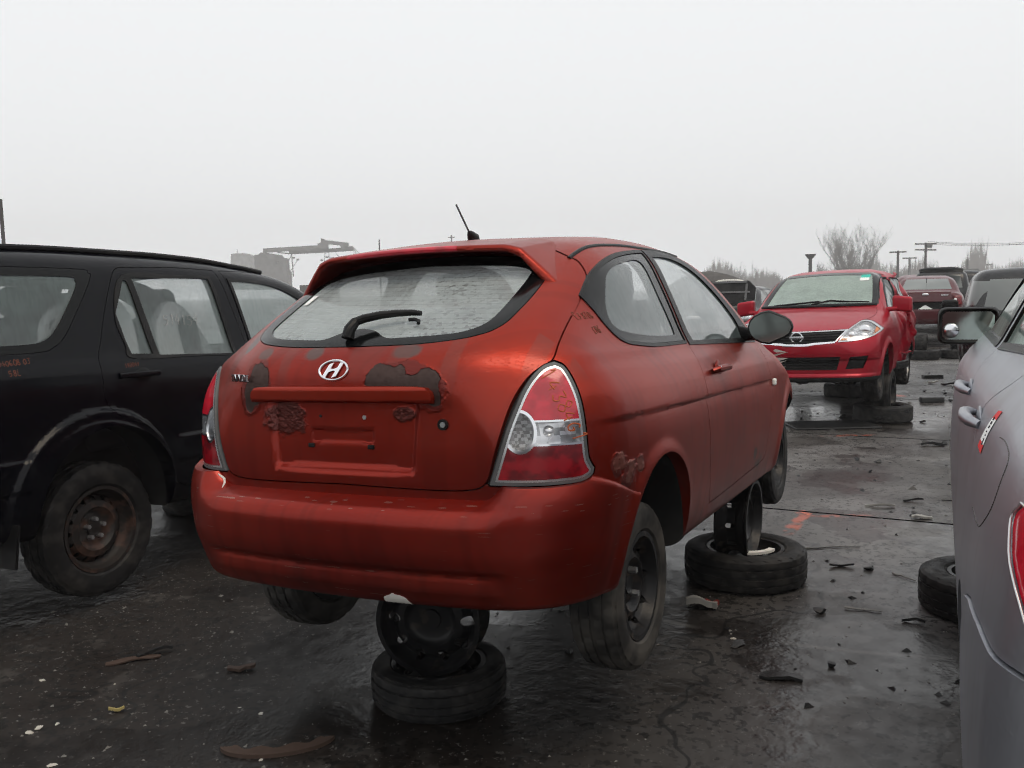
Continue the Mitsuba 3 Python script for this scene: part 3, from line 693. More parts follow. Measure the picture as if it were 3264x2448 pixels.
# missing front: ragged end behind the lost bumper
rag = [(2.86, 1.2)]
rng = random.Random(4)
for k in range(17): rag.append((2.83 + 0.02*rng.uniform(-1, 1) - (0.015 if k % 2 else 0) - 0.06*max(0, (k - 6)/10), 0.90 - 0.034*k))
rag += [(2.70, 0.15), (3.2, 0.15), (3.2, 1.2)]
body = body - ys(np.array(rag), 0.0)
hero.add('body', body, HERO, F=hero_F)
hero.add('cabin_lining', (INN - LIN) - ys(grow(Q_CLEAR, 0.012)) - ys(grow(D_CLEAR, 0.012)) - hx(grow(RCLEAR, 0.012), -0.9, 0.05) - wsp - box((2.6, 0, 0.7), (0.9, 3, 2)) - wells_big - box((1, 0, 0.1), (6, 3, 0.36)), CABIN, F=hero_F)
for d_, part in zip(halves((SHELL ^ ys(DOOR)) - ys(D_FRAME)), ('door', 'door')):
    hero.add(part, d_, HERO, F=hero_F)
hero.add('hood', (skin ^ hdp) - ys(np.array(rag), 0.0), HERO, F=hero_F)
tail = (SHELL ^ hx(HATCH)) - hx(RGLASS, -0.9, 0.05)
hero.add('tailgate', tail, HERO, F=hero_F)
# glass and black frames
fr = ((PROUD - DEEP) ^ ys(Q_FRAME)) - ys(grow(Q_FRAME, -0.012))
for m in halves(fr): hero.add('quarter_window_frame', m, BLACK_PLASTIC, F=hero_F)
fr = ((OUT - DEEP) ^ ys(grow(Q_FRAME, -0.013))) - ys(Q_CLEAR)
for m in halves(fr): hero.add('quarter_window_border', m, BLACK_GLOSS, F=hero_F)
fr = ((PROUD - DEEP) ^ ys(D_FRAME)) - ys(D_CLEAR)
for m in halves(fr): hero.add('door_window_frame', m, BLACK_PLASTIC, F=hero_F)
for poly, part in ((grow(Q_CLEAR, 0.002), 'quarter_window'), (grow(D_CLEAR, 0.002), 'door_window')):
    for s_ in (-1, 1):
        hero.add(part, sheet(GLS, prism(poly, 'y', *sorted((0.3*s_, 1.2*s_))), hero_F, -0.004), GLASS_FOG, F=hero_F)
fr = ((OUT - DEEP) ^ hx(grow(RGLASS, -0.003), -0.9, 0.05)) - hx(RCLEAR, -0.9, 0.05)
hero.add('rear_window_border', fr, BLACK_GLOSS, F=hero_F)
REAR_GLASS = foggy('rear_glass', 0.84, (0.72, 0.79, 0.79), drops=0.45, lo=0.75)
hero.add('rear_window', sheet(GLS, hx(grow(RCLEAR, 0.003), -0.9, 0.05), hero_F, -0.004), REAR_GLASS, F=hero_F)
hero.add('windshield', sheet(GLS, wsp, hero_F, -0.004), GLASS_FOG, F=hero_F)

# ---- bumper
BS = build_solids(hero_bumper_F, (-0.85, -0.92, 0.12), (0.02, 0.92, 0.72), 0.0125, (0.0, -0.02))
arch_cut = cyl((0, 0, 0.285), 'y', 0.342, 1.2)
seamline = prism_all(np.array([(-0.8, 0.95), (-0.62, 0.70), (-0.49, 0.621), (-0.27, 0.531), (0.3, 0.35), (0.3, 1.2), (-0.8, 1.2)]))
bmp = (BS[0.0] - BS[-0.02]) - arch_cut - seamline - lprism(grow(LIGHT, 0.002)) - mirror_y(lprism(grow(LIGHT, 0.002))) - hx(grow(HATCH, 0.006))
bmp = bmp - box((0.45, 0, 0.4), (1.0, 3, 1.0))
hero.add('bumper', bmp, HERO_BUMP, F=hero_bumper_F)
chip = (BS[0.0] ^ prism(catmull([(-0.165, 0.236), (-0.172, 0.243), (-0.19, 0.250), (-0.2, 0.257), (-0.21, 0.252), (-0.225, 0.250), (-0.245, 0.238), (-0.245, 0.2), (-0.165, 0.2)], n=4), 'x', -0.9, -0.5)) - BS[-0.02]
chip = chip.translate([-0.0025, 0, 0])
hero.add('bumper__scrape', chip, WHITE_PLASTIC, label='bare pale plastic where the bumper edge is scraped')
ms = [march(hero_bumper_F, (-1.6, y_, z_), (1, -0.12, 0)) for y_, z_ in ((0.66, 0.578), (0.65, 0.57), (0.638, 0.56), (0.628, 0.548), (0.62, 0.535))]
if all(q is not None for q in ms): hero.add('bumper__scratch', tube(np.array(ms), [0.002, 0.0045, 0.005, 0.004, 0.0015], 6), WHITE_PLASTIC)

# ---- spoiler
def sp_F(x, y, z):
    s = np.abs(y)
    zt = hz(x + 0*s)                                  # roof line carried on rearwards
    roofl = np.interp(x, [-0.40, -0.27, -0.1, 0.05, 0.2], [1.322, 1.338, 1.366, 1.388, 1.405])
    zc = roofl - 0.10*s*s - 0.55*np.clip(s - 0.36, 0, 1)**1.35 - 0.6*np.clip(s - 0.42, 0, 1)
    xe = -0.285 + 0.07*(s/0.5)**2 + 0.02*np.clip(s - 0.4, 0, 1)
    top = (z - zc)
    thick = np.interp(x, [-0.30, -0.22, -0.05, 0.05], [0.016, 0.026, 0.045, 0.05]) + 0.02*sst(0.36, 0.5, s)
    bot = (zc - thick - z)
    f = smax(top, bot, 0.012)
    f = smax(f, xe - x, 0.02)
    f = smax(f, s - 0.585 + 0.25*np.clip(1.30 - z, -0.1, 0.2)*0, 0.02)
    return np.maximum(f, x - 0.045)
SS = build_solids(sp_F, (-0.36, -0.66, 1.0), (0.08, 0.66, 1.45), 0.0085, (0.0,))
spo = SS[0.0] - INN
spo = (spo ^ hx(grow(HATCH, 0.14), -0.6, 0.043)) - (OUT ^ hx(grow(HATCH, 2.0), -0.1, 0.2) ^ box((0, 0, 1.2), (3, 3, 0.2)))
hero.add('tailgate__spoiler', spo, HERO, F=sp_F)
lampm = (SS[0.0] ^ box((-0.30, 0.05, 1.325), (0.10, 0.50, 0.2))).translate([-0.004, 0, 0]) - box((-0.2, 0, 1.3), (0.13, 3, 1))
hero.add('tailgate__brake_light', lampm, LENS_RED, F=sp_F)

for sd in (-1, 1):
    rm_ = []
    for x_ in np.linspace(-0.035, 1.25, 34):
        h_ = march(hero_F, (x_, -0.515 - 0.02*math.sin((x_ + 0.03)*2.3), 1.8), (0, 0, -1)); rm_.append(h_ + np.array([0, 0, -0.002]))
    m = tube(np.array(rm_), 0.0085, 8); hero.add('roof_moulding', m if sd < 0 else mirror_y(m), BLACK_PLASTIC)

# ---- tail lights
def tail_light(side):
    fx = (lambda m: m) if side < 0 else mirror_y
    n0 = 'tail_light' if side < 0 else 'tail_light_001'
    proud2 = S[0.004]
    ring_o = SP(LIGHT).buffer(0); ring_i = ring_o.buffer(-0.010)
    def piece(poly, solid, deep): 
        return fx((solid - deep) ^ lprism(sh(poly)))
    hero.add(n0 + '__bezel', fx(((proud2 - DEEP) ^ lprism(sh(ring_o))) - lprism(sh(ring_i))), TRIM_GREY, F=hero_F)
    r2 = ring_i.buffer(-0.0065)
    hero.add(n0 + '__chrome_edge', fx(((proud2 - DEEP) ^ lprism(sh(ring_i))) - lprism(sh(r2))), CHROME_DULL, F=hero_F)
    up = r2.intersection(sbox(-1, 0.776, 1, 2)); mid = r2.intersection(sbox(-1, 0.706, 1, 0.772)); low = r2.intersection(sbox(-1, 0, 1, 0.702))
    circ = aff.scale(Point(0.128, 0.744).buffer(1.0, 24), 0.040, 0.055); ring = aff.scale(Point(0.128, 0.744).buffer(1.0, 24), 0.049, 0.064).intersection(r2); circ = circ.intersection(r2)
    hero.add(n0 + '__red_lens', piece(up.difference(ring), proud2, DEEP), LENS_RED, F=hero_F)
    hero.add(n0 + '__red_lens', piece(low.difference(ring), proud2, DEEP), LENS_RED_DEEP, F=hero_F)
    midc = mid.difference(ring)
    if midc.geom_type != 'Polygon': midc = max(midc.geoms, key=lambda q: q.area)
    hero.add(n0 + '__reflector', piece(midc, DEEP, INN), REFLECTOR_DULL, F=hero_F)
    hero.add(n0 + '__reflector_bowl', piece(circ, DEEP, INN), REFLECTOR, F=hero_F)
    hero.add(n0 + '__chrome_ring', fx(((proud2 - DEEP) ^ lprism(sh(ring))) - lprism(sh(circ))), CHROME, F=hero_F)
    for zz in (0.7045, 0.7735):
        st = r2.intersection(sbox(-1, zz - 0.003, 1, zz + 0.003)).difference(ring)
        if st.geom_type != 'Polygon': st = max(st.geoms, key=lambda q: q.area)
        hero.add(n0 + '__chrome_strip', piece(st, proud2, DEEP), CHROME, F=hero_F)
    c = fx(sphere_at((-0.575, -0.665, 0.742), 0.017)); hero.add(n0 + '__bulb', c, REFLECTOR_DULL)
    for poly in (midc, circ):
        m = fx_sheet(sheet(OUT, lprism(sh(poly)), hero_F, 0.0), side)
        hero.add(n0 + '__clear_lens', m, LENS_CLEAR, F=hero_F)
    hero.add(n0 + '__seal', fx((DEEP - INN) ^ lprism(sh(SP(sh(_band)).difference(SP(LIGHT).buffer(-0.004)).buffer(0.001)) if False else sh(_band.buffer(0.004)))), BLACK_MATTE, F=hero_F) if False else None
def sphere_at(c, r): return M3.Manifold.sphere(r, 20).translate(list(map(float, c)))
def fx_sheet(m, side): return m if side < 0 else mirror_y(m)
tail_light(-1); tail_light(1)
seal = ((S[-0.02] - INN) ^ lprism(sh(_band.buffer(0.006)))) - lprism(grow(LIGHT, -0.012))
hero.add('light_seal', seal, BLACK_MATTE, F=hero_F); hero.add('light_seal', mirror_y(seal), BLACK_MATTE, F=hero_F)

# ---- tailgate furniture
gar = catmull([(0.345, 0.828), (0.347, 0.850), (0.335, 0.870), (0.29, 0.880), (0.0, 0.884), (-0.29, 0.880), (-0.335, 0.870), (-0.347, 0.850), (-0.345, 0.828), (0, 0.828)], n=6, sharp=(0, 8))
GB = build_solids(lambda x, y, z: np.maximum(np.maximum(smax(hero_F(x, y, z) - 0.022, 0.0*z + np.abs(z - 0.856) - 0.0265, 0.014), x + 0.625), np.abs(y) - 0.40), (-0.80, -0.42, 0.80), (-0.60, 0.42, 0.92), 0.008, (0.0,))[0.0]
bar = (GB ^ prism(gar, 'x', -0.9, -0.55)) - INN
rngf = random.Random(12)
for k, (x_, z_) in enumerate(((2.80, 0.872), (2.82, 0.845), (2.835, 0.815), (2.84, 0.79), (2.835, 0.76), (2.82, 0.73), (2.80, 0.70))):
    w_ = 0.006 + 0.009*rngf.random(); p_ = np.array([[x_ - 0.03, -0.695, z_ - w_], [x_ + 0.02 + 0.02*rngf.random(), -0.74 - 0.03*rngf.random(), z_ + 0.02*rngf.uniform(-1, 1)], [x_ - 0.03, -0.695, z_ + w_], [x_ - 0.03, -0.68, z_]])
    hero.add('torn_fender_edge', trimesh.Trimesh(p_).convex_hull, DEB_PALE, smooth=False)
hero.add('tailgate__handle_bar', bar, HERO_CLEAN, F=lambda x, y, z: smax(hero_F(x, y, z) - 0.022, np.abs(z - 0.856) - 0.0265 + 0.0*x, 0.014))
def on_back(y_, z_, off=0.0, F=None):
    h_ = march(F or hero_F, (-1.6, y_, z_), (1, 0, 0)); return h_ + np.array([-off, 0, 0])
# oval emblem with a slanted letter
eo = np.array([on_back(0.010 + 0.054*math.cos(a), 0.932 + 0.030*math.sin(a), 0.003) for a in np.linspace(0, 2*np.pi, 49)[:-1]])
hero.add('emblem__oval', tube(eo, 0.0042, 8, closed=True), CHROME)
def slab_on_back(poly, th=0.004, off=0.001, y0=0.010, z0=0.932):
    x_ = on_back(y0, z0)[0]; sl = (on_back(y0, z0 + 0.03)[0] - on_back(y0, z0 - 0.03)[0])/0.06
    m = prism(np.array(poly), 'x', -th - off, -off)
    v, f = mesh_of(m); v[:, 0] += x_ + (v[:, 2] - z0)*sl; return v, f
def lean(q): return [(0.010 - (a + 0.45*b), 0.932 + b) for a, b in q]
hero.add('emblem__letter', slab_on_back(lean([(-0.029, -0.021), (-0.015, -0.024), (-0.013, -0.006), (0.0, -0.001), (0.011, -0.002), (0.009, -0.023), (0.024, -0.018), (0.027, 0.021), (0.013, 0.024), (0.012, 0.008), (0.0, 0.004), (-0.012, 0.005), (-0.011, 0.024), (-0.026, 0.019)]), 0.005), CHROME)
bm = meshkit.text_mesh('INNDI', 0.022, 0.007, True)
bm.apply_transform(mat4(np.array([[0, 0, -1.0], [-1, 0, 0], [0, 1, 0]]).astype(float), (0, 0, 0)))
bq = on_back(0.440, 0.906); nrm = grad(hero_F, bq[None])[0]; nrm /= np.linalg.norm(nrm); yaw = math.degrees(math.atan2(-nrm[1], -nrm[0]))
bm.vertices[:, 1] *= 1.25; bm.apply_translation([0, 0.035, -0.010]); bm.apply_transform(mat4(rotz(yaw), bq + nrm*0.003))
hero.add('badge', bm, CHROME)
lk = on_back(-0.373, 0.767)
hero.add('tailgate__lock__ring' if False else 'lock', cat(cyl(lk, 'x', 0.0165, 0.008, 24)), BLACK_PLASTIC)
hero.add('lock_cylinder', cyl(lk + np.array([-0.009, -0.003, 0]), 'x', 0.0085, 0.003, 20), CHROME_DULL)
for yy, zz, mt, r_ in ((-0.089, 0.784, CHROME_DULL, 0.007), (0.081, 0.786, BLACK_MATTE, 0.0045)):
    hero.add('plate_screw', cyl(on_back(yy, zz), 'x', r_, 0.003, 16), mt)
for yy in (0.122, -0.110): hero.add('rubber_stop', rbox(on_back(yy, 0.692), (0.012, 0.022, 0.013), 0.002), BLACK_PLASTIC)
# wiper: pivot boot, arm cover and blade carrier
def glassp(y_, z_, off): 
    h_ = march(hero_F, (-1.8, y_, z_), (1, 0, 0)); g_ = grad(hero_F, h_[None])[0]; return h_ + g_/np.linalg.norm(g_)*off
pv = [glassp(0.008, 1.020, 0.012), glassp(0.006, 1.034, 0.030), glassp(0.002, 1.052, 0.036)]
hero.add('wiper__pivot', tube(pv, [0.021, 0.019, 0.016], 12), BLACK_PLASTIC)
wa = [glassp(y_, z_, o_) for y_, z_, o_ in ((0.004, 1.050, 0.036), (-0.02, 1.060, 0.036), (-0.07, 1.072, 0.034), (-0.12, 1.079, 0.030), (-0.17, 1.083, 0.026), (-0.20, 1.083, 0.022))]
hero.add('wiper__arm', tube(wa, [0.014, 0.014, 0.013, 0.0115, 0.010, 0.008], 10), BLACK_PLASTIC)
wb = [glassp(y_, z_, 0.012) for y_, z_ in ((-0.165, 1.073), (-0.185, 1.073), (-0.205, 1.068), (-0.212, 1.06))]
hero.add('wiper__blade_carrier', tube(wb, 0.006, 8), BLACK_PLASTIC)
# sticker in the top left corner of the glass
st = np.array([glassp(y_, z_, 0.001) for y_, z_ in ((0.42, 1.155), (0.40, 1.155), (0.395, 1.19), (0.425, 1.19))])
hero.add('window_sticker', (st, np.array([[0, 1, 2], [0, 2, 3]])), PAPER, smooth=False)
# aerial
ab = march(hero_F, (0.19, 0.0, 1.7), (0, 0, -1))
hero.add('aerial__base', tube([ab + np.array(q) for q in ((0.03, 0, -0.004), (0.022, 0, 0.016), (0.0, 0, 0.028), (-0.008, 0, 0.036))], [0.024, 0.024, 0.015, 0.009], 12), BLACK_PLASTIC)
tip = ab + np.array([-0.085, 0.012, 0.135]); b0 = ab + np.array([-0.006, 0, 0.03])
n_ = 120; tt = np.linspace(0, 1, n_)[:, None]
hero.add('aerial__mast', tube(b0 + (tip - b0)*tt, 0.0034 + 0.0009*np.sin(np.arange(n_)*0.9), 8), BLACK_PLASTIC)

# ---- door furniture
def on_side(x_, z_, off=0.0): 
    h_ = march(hero_F, (x_, -1.4, z_), (0, 1, 0)); g_ = grad(hero_F, h_[None])[0]; return h_ + g_/np.linalg.norm(g_)*off
for sd in (-1, 1):
    n0 = 'door__handle' if sd < 0 else 'door_001__handle'
    hp = [on_side(x_, 0.846, o_) for x_, o_ in ((0.730, 0.006), (0.745, 0.026), (0.80, 0.034), (0.88, 0.034), (0.945, 0.026), (0.965, 0.004))]
    m = tube(np.array(hp), [0.012, 0.015, 0.016, 0.015, 0.013, 0.010], 10)
    hero.add(n0, m if sd < 0 else mirror_y(m), HERO)
    cup = M3.Manifold.sphere(1.0, 40).scale([0.052, 0.010, 0.048]).translate(list(on_side(0.855, 0.846, -0.004)))
    hero.add(n0 + '_cup', cup if sd < 0 else mirror_y(cup), HERO)
    lc = cyl(on_side(0.757, 0.848, 0.034), 'y', 0.008, 0.006, 16); hero.add(n0 + '_lock', lc if sd < 0 else mirror_y(lc), CHROME_DULL)
    mk = rbox(on_side(1.95, 0.728, 0.006), (0.055, 0.02, 0.036), 0.008); hero.add('side_marker', mk if sd < 0 else mirror_y(mk), WHITE_PLASTIC)
    # mirror: swept shell, glass set in its rear face
    c = np.array([1.66, -0.885, 1.020])
    ring = lambda x_, sy, sz, dy=0, dz=0: [M3.Manifold.sphere(0.022, 12).translate([x_, c[1] + dy + sy*math.cos(a)*(1.0 if math.cos(a) > 0 else 1.1), c[2] + dz + sz*math.sin(a)*(1 - 0.25*(math.cos(a) < -0.2))]) for a in np.linspace(0, 2*np.pi, 17)[:-1]]
    shell = M3.Manifold.batch_hull(ring(1.60, 0.085, 0.062) + ring(1.68, 0.070, 0.052, 0.01) + ring(1.72, 0.04, 0.03, 0.02))
    face = M3.Manifold.batch_hull([q.translate([0, 0, 0]) for q in ring(1.574, 0.080, 0.055)])
    shell = shell - face.translate([0.005, 0, 0])
    gl = (M3.Manifold.batch_hull(ring(1.60, 0.080, 0.055)) ^ box((1.594, c[1], c[2]), (0.008, 1, 1)))
    arm = M3.Manifold.batch_hull([M3.Manifold.sphere(0.028, 12).translate([1.66, -0.80, 0.985]), M3.Manifold.sphere(0.024, 12).translate([1.70, -0.70, 0.975]), M3.Manifold.sphere(0.02, 12).translate([1.80, -0.70, 1.0]), M3.Manifold.sphere(0.018, 12).translate([1.69, -0.70, 1.02])])
    n0 = 'side_mirror' if sd < 0 else 'side_mirror_001'
    for pn, m_, mm in (('shell', shell, BLACK_PLASTIC), ('glass', gl, MIRROR_DIM), ('arm', arm, BLACK_PLASTIC)): hero.add(n0 + '__' + pn, m_ if sd < 0 else mirror_y(m_), mm)
# grease pencil writing
STROKES = {'0': [[(.3, 1), (.05, .7), (.08, .2), (.3, 0), (.52, .25), (.52, .75), (.3, 1)]], '1': [[(.15, .8), (.3, 1), (.27, 0)]], '2': [[(.05, .8), (.25, 1), (.5, .8), (.4, .5), (.05, .02), (.55, .05)]],
 '3': [[(.05, .95), (.5, .95), (.25, .58), (.5, .35), (.35, .02), (.03, .1)]], '4': [[(.35, 1), (.03, .4), (.55, .42)], [(.42, .7), (.4, 0)]], '5': [[(.5, 1), (.12, .97), (.08, .58), (.4, .6), (.5, .3), (.3, 0), (.05, .08)]],
 '6': [[(.45, 1), (.12, .6), (.08, .2), (.3, 0), (.5, .22), (.32, .45), (.1, .3)]], '7': [[(.05, .97), (.52, 1), (.2, 0)]], '8': [[(.3, .55), (.08, .78), (.3, 1), (.5, .78), (.3, .55), (.06, .25), (.3, 0), (.54, .25), (.3, .55)]],
 '9': [[(.5, .7), (.3, .5), (.1, .72), (.3, 1), (.5, .8), (.42, .3), (.3, 0)]], 'E': [[(.5, 1), (.1, .97), (.08, .02), (.5, 0)], [(.1, .52), (.4, .54)]], 'M': [[(.02, 0), (.1, 1), (.3, .35), (.5, 1), (.58, 0)]],
 'G': [[(.5, .85), (.3, 1), (.06, .6), (.12, .1), (.4, 0), (.52, .4), (.32, .42)]], 'S': [[(.5, .9), (.25, 1), (.1, .75), (.45, .4), (.4, .08), (.05, .05)]], 'B': [[(.08, 0), (.1, 1), (.4, .9), (.4, .6), (.1, .52), (.5, .4), (.45, .06), (.08, 0)]],
 'L': [[(.1, 1), (.08, .02), (.5, .03)]], 'A': [[(.02, 0), (.28, 1), (.55, 0)], [(.14, .38), (.45, .4)]], '-': [[(.08, .5), (.45, .52)]], 'C': [[(.5, .85), (.28, 1), (.06, .5), (.25, 0), (.52, .12)]]}
def scrawl(text, p0, du, dv, h_, off=0.0015, F=hero_F, ray=(0, 1, 0), back=0.6, w_=0.055, seed=1):
    """handwritten marks laid on the surface: du (along) and dv (up) in the thing's frame"""
    rg = random.Random(seed + len(text)); r_ = np.asarray(ray, float); r_ /= np.linalg.norm(r_); out = []; x0 = 0.0
    for ch in text:
        sx, sy, sk = rg.uniform(.85, 1.1), rg.uniform(.85, 1.1), rg.uniform(-.08, .2)
        for st_ in STROKES.get(ch, []):
            q2 = catmull([(x0 + (a*sx + b*sk) + rg.gauss(0, .015), b*sy + rg.gauss(0, .02)) for a, b in st_], closed=False, n=4)*h_
            q = np.asarray(p0, float) + q2[:, :1]*np.asarray(du, float) + q2[:, 1:]*np.asarray(dv, float)
            o_ = q - r_*back; s_ = np.zeros(len(q))
            for _ in range(40):
                pp = o_ + r_*s_[:, None]; s_ = s_ + np.clip(F(pp[:, 0], pp[:, 1], pp[:, 2]), -0.05, 0.05)*0.8
            out.append(tube(o_ + r_*(s_ - off)[:, None], h_*w_*rg.uniform(.7, 1.2), 5))
        x0 += 0.40 if ch == ' ' else 0.74
    return cat(*out)
for txt, x_, z_, h_ in (('E3 8706', -0.275, 1.068, 0.020), ('EMG', -0.235, 1.022, 0.022)):
    hero.add('pencil_number', scrawl(txt, (x_, -0.8, z_), (1, 0, 0.05), (0.0, 0, 1), h_, 0.001), ORANGE_FAINT)
dl = np.array([math.cos(math.radians(LA)), math.sin(math.radians(LA)), 0])
ac = np.array([dl[1], -dl[0], 0])
hero.add('pencil_number', scrawl('14384G1', ac*0.196 - dl*0.9 + np.array([0, 0, 0.905]), ac*0.42 + np.array([0, 0, -0.9]), ac*0.9 + np.array([0, 0, 0.42]), 0.044, 0.0055, ray=dl, back=0.4, w_=0.05), ORANGE_PEN)

# ---- wheels, axle, cabin
for sd in (-1, 1):
    fl = np.eye(4) if sd < 0 else mat4(rotz(180))
    wheel(hero, 0.292, 0.178, 0.180, mat4(np.eye(3), (0.0, 0.665*sd, 0.140)) @ fl, rubber=RUBBER_DUSTY, nuts=(1.2, -0.9))
    wheel(hero, 0.292, 0.178, 0.180, mat4(np.eye(3), (2.5, 0.675*sd, 0.258)) @ fl, nuts=())
hero.add('rear_axle', cat(cyl((0.02, 0, 0.20), 'y', 0.045, 0.60, 24), tube([(0.15, 0.5, 0.30), (0, 0.5, 0.22)], 0.05), tube([(0.15, -0.5, 0.30), (0, -0.5, 0.22)], 0.05)), BLACK_MATTE)
hero.add('muffler', M3.Manifold.sphere(1, 32).scale([0.12, 0.26, 0.075]).translate([-0.42, 0.25, 0.30]), STEEL_RUST)
hero.add('dashboard', cat(rbox((1.78, 0, 0.86), (0.36, 1.25, 0.22), 0.06), rbox((1.5, 0, 0.55), (0.7, 0.2, 0.2), 0.04)), FABRIC_DARK)
hero.add('steering_wheel', tube([(1.50 + 0.05*math.sin(a), 0.33 + 0.18*math.cos(a), 0.88 + 0.17*math.sin(a)) for a in np.linspace(0, 2*np.pi, 28)[:-1]], 0.014, 8, True), BLACK_PLASTIC)
def seat(th, x_, y_, z_, w_=0.48, m=None, hr=True, lean=16):
    th.add('seat', cat(rbox((x_, y_, z_ + 0.12), (0.50, w_, 0.16), 0.05), rbox((x_ - 0.27, y_, z_ + 0.47), (0.15, w_*0.95, 0.62), 0.05, (0, -lean, 0)), *( [rbox((x_ - 0.37, y_, z_ + 0.85), (0.10, 0.26, 0.17), 0.04, (0, -lean, 0))] if hr else [])), m or FABRIC)
seat(hero, 1.10, -0.35, 0.38); seat(hero, 1.10, 0.35, 0.38)
hero.add('rear_bench', cat(rbox((0.35, 0, 0.46), (0.5, 1.2, 0.18), 0.05), rbox((0.06, 0, 0.74), (0.14, 1.15, 0.52), 0.05, (0, -14, 0))), FABRIC)
hero.add('parcel_shelf', box((-0.30, 0, 0.93), (0.50, 1.05, 0.02)), FABRIC)
# ------------------------------------------------------------------ the dark SUV on the left
vz = spl([(-0.95, 1.37), (-0.80, 1.60), (-0.68, 1.652), (-0.4, 1.682), (0.0, 1.692), (0.5, 1.694), (0.9, 1.682), (1.2, 1.655), (1.5, 1.622), (1.8, 1.545), (2.15, 1.36), (2.48, 1.16), (2.58, 1.10), (2.7, 1.06), (3.0, 1.01), (3.3, 0.93), (3.45, 0.75), (3.55, 0.4)])
vW = spl([(0.15, 0.76), (0.25, 0.80), (0.40, 0.858), (0.6, 0.878), (0.8, 0.882), (0.95, 0.880), (1.03, 0.872), (1.08, 0.858), (1.12, 0.842), (1.3, 0.802), (1.5, 0.757), (1.6, 0.715), (1.68, 0.66), (1.8, 0.5)])
vR = spl([(0.2, -0.86), (0.45, -0.93), (0.62, -0.93), (0.64, -0.885), (1.0, -0.88), (1.1, -0.865), (1.6, -0.70), (1.8, -0.6)])
def suv_W(x, z):
    w = vW(z) + 0*x
    w = w - 0.05*np.clip((0.0 - x)/0.9, 0, 2)**2 - 0.05*np.clip((x - 2.0)/1.0, 0, 2)**2
    for xc in (-0.07, 2.58):
        r = np.sqrt((x - xc)**2 + (z - 0.35)**2)
        w = w + (0.024*sst(0.515, 0.490, r) + 0.006*sst(0.455, 0.435, r))*sst(0.18, 0.3, z)
    w = w + 0.007*sst(0.50, 0.515, z)*sst(0.66, 0.645, z)*sst(0.42, 0.50, np.abs(x + 0*z))*(1 - sst(2.0, 2.1, x))      # door moulding
    return w
def suv_F(x, y, z):
    s = np.abs(y)
    side = s - suv_W(x, z)
    xx = x + s*s*(0.14*sst(1.6, 2.2, x) - 0.05*sst(0.0, -0.7, x))
    e = 0.01; sl = (vz(xx + e) - vz(xx - e))/(2*e)
    top = (z - vz(xx) + 0.085*s*s)/np.sqrt(1 + np.minimum(sl*sl, 4))
    rear = vR(z) + 0.10*s*s - x
    f = smax(side, top, 0.10)
    f = smax(f, rear, 0.22)
    f = smax(f, x - (3.42 - 0.3*s*s), 0.2)
    return smax(f, 0.26 - z, 0.05)
class Body:
    """solids of a car body: skins at several depths, wheel wells taken out"""
    def __init__(s, F, lo, hi, h, wheels, wy=0.60, floor=0.30, isos=(0.0, 0.005, -0.005, -0.02, -0.035, -0.045)):
        s.F = F; s.S = build_solids(F, lo, hi, h, isos[:4], isos[4:])
        s.out, s.proud, s.gls, s.deep, s.inn, s.lin = (s.S[i] for i in isos)
        two = lambda x, z, r, g=0: cyl((x, -wy - 0.4, z), 'y', r + g, 0.4 + g) + cyl((x, wy + 0.4, z), 'y', r + g, 0.4 + g)
        w, wb, wv = M3.Manifold(), M3.Manifold(), M3.Manifold()
        for x, z, r in wheels:
            w = w + two(x, z, r) + box((x, wy + 0.4, z - 0.3), (2*r - 0.01, 0.8, 0.6)) + box((x, -wy - 0.4, z - 0.3), (2*r - 0.01, 0.8, 0.6)); wb = wb + two(x, z, r, 0.022); wv = wv + two(x, z, r, 0.04)
        s.wbig = wv
        s.skin = s.out - s.inn - w
        sh_ = s.out - (s.inn - wv - box((1, 0, floor - 1.0 + 0.04), (8, 4, 2.0))) - w
        s.liner = (sh_ ^ wb) ^ box((1, 0, 0.6), (8, 2*0.80, 2))
        sh_ = sh_ - (wb ^ box((1, 0, 0.6), (8, 2*0.80, 2)))
        s.under = sh_ ^ box((1, 0, floor - 1.0), (8, 1.60, 2.0))
        s.shell = sh_ - box((1, 0, floor - 1.0), (8, 1.60, 2.0))
    def dress(s, th):
        th.add('underbody', s.under, BLACK_MATTE, smooth=30)
        for q in s.liner.decompose():
            if q.volume() > 2e-5: th.add('wheel_arch_liner', q, BLACK_MATTE, smooth=30)
    def sheet(s, pr): return sheet(s.gls, pr, s.F, -0.005)
    def frame(s, outer, inner, proud=True): return ((s.proud if proud else s.out) - s.deep) ^ outer if inner is None else (((s.proud if proud else s.out) - s.deep) ^ outer) - inner

SR = np.array([[0.4143748516596495, -0.9101060675777861, 0.0006542706945870964], [0.9098452487000896, 0.4142731033948586, 0.023652001313450403], [-0.0217968766, -0.0092055094, 0.99972003819]])
ST = np.array([-2.850235, 4.906089, 0.172148])
NAVY = paint('suv_paint', (0.002, 0.0022, 0.0042), (0.006, 0.0058, 0.006), 0.10, 0.0, 0.1, 0.30, spec=0.16)
suv = Thing('dark_suv', 'blue-black SUV on the left with rusty steel wheel and grey misted windows', 'car', SR, ST)
sb = Body(suv_F, (-1.0, -0.98, 0.16), (3.5, 0.98, 1.76), 0.018, ((0.0, 0.34, 0.425), (2.62, 0.36, 0.42)), wy=0.62, floor=0.36)
sb.dress(suv)
SQ = catmull([(-0.78, 1.545), (-0.43, 1.560), (-0.007, 1.563), (0.035, 1.545), (0.035, 1.515), (-0.112, 1.315), (-0.194, 1.215), (-0.259, 1.172), (-0.324, 1.153), (-0.531, 1.148), (-0.80, 1.15)], n=5, sharp=(0, 10))
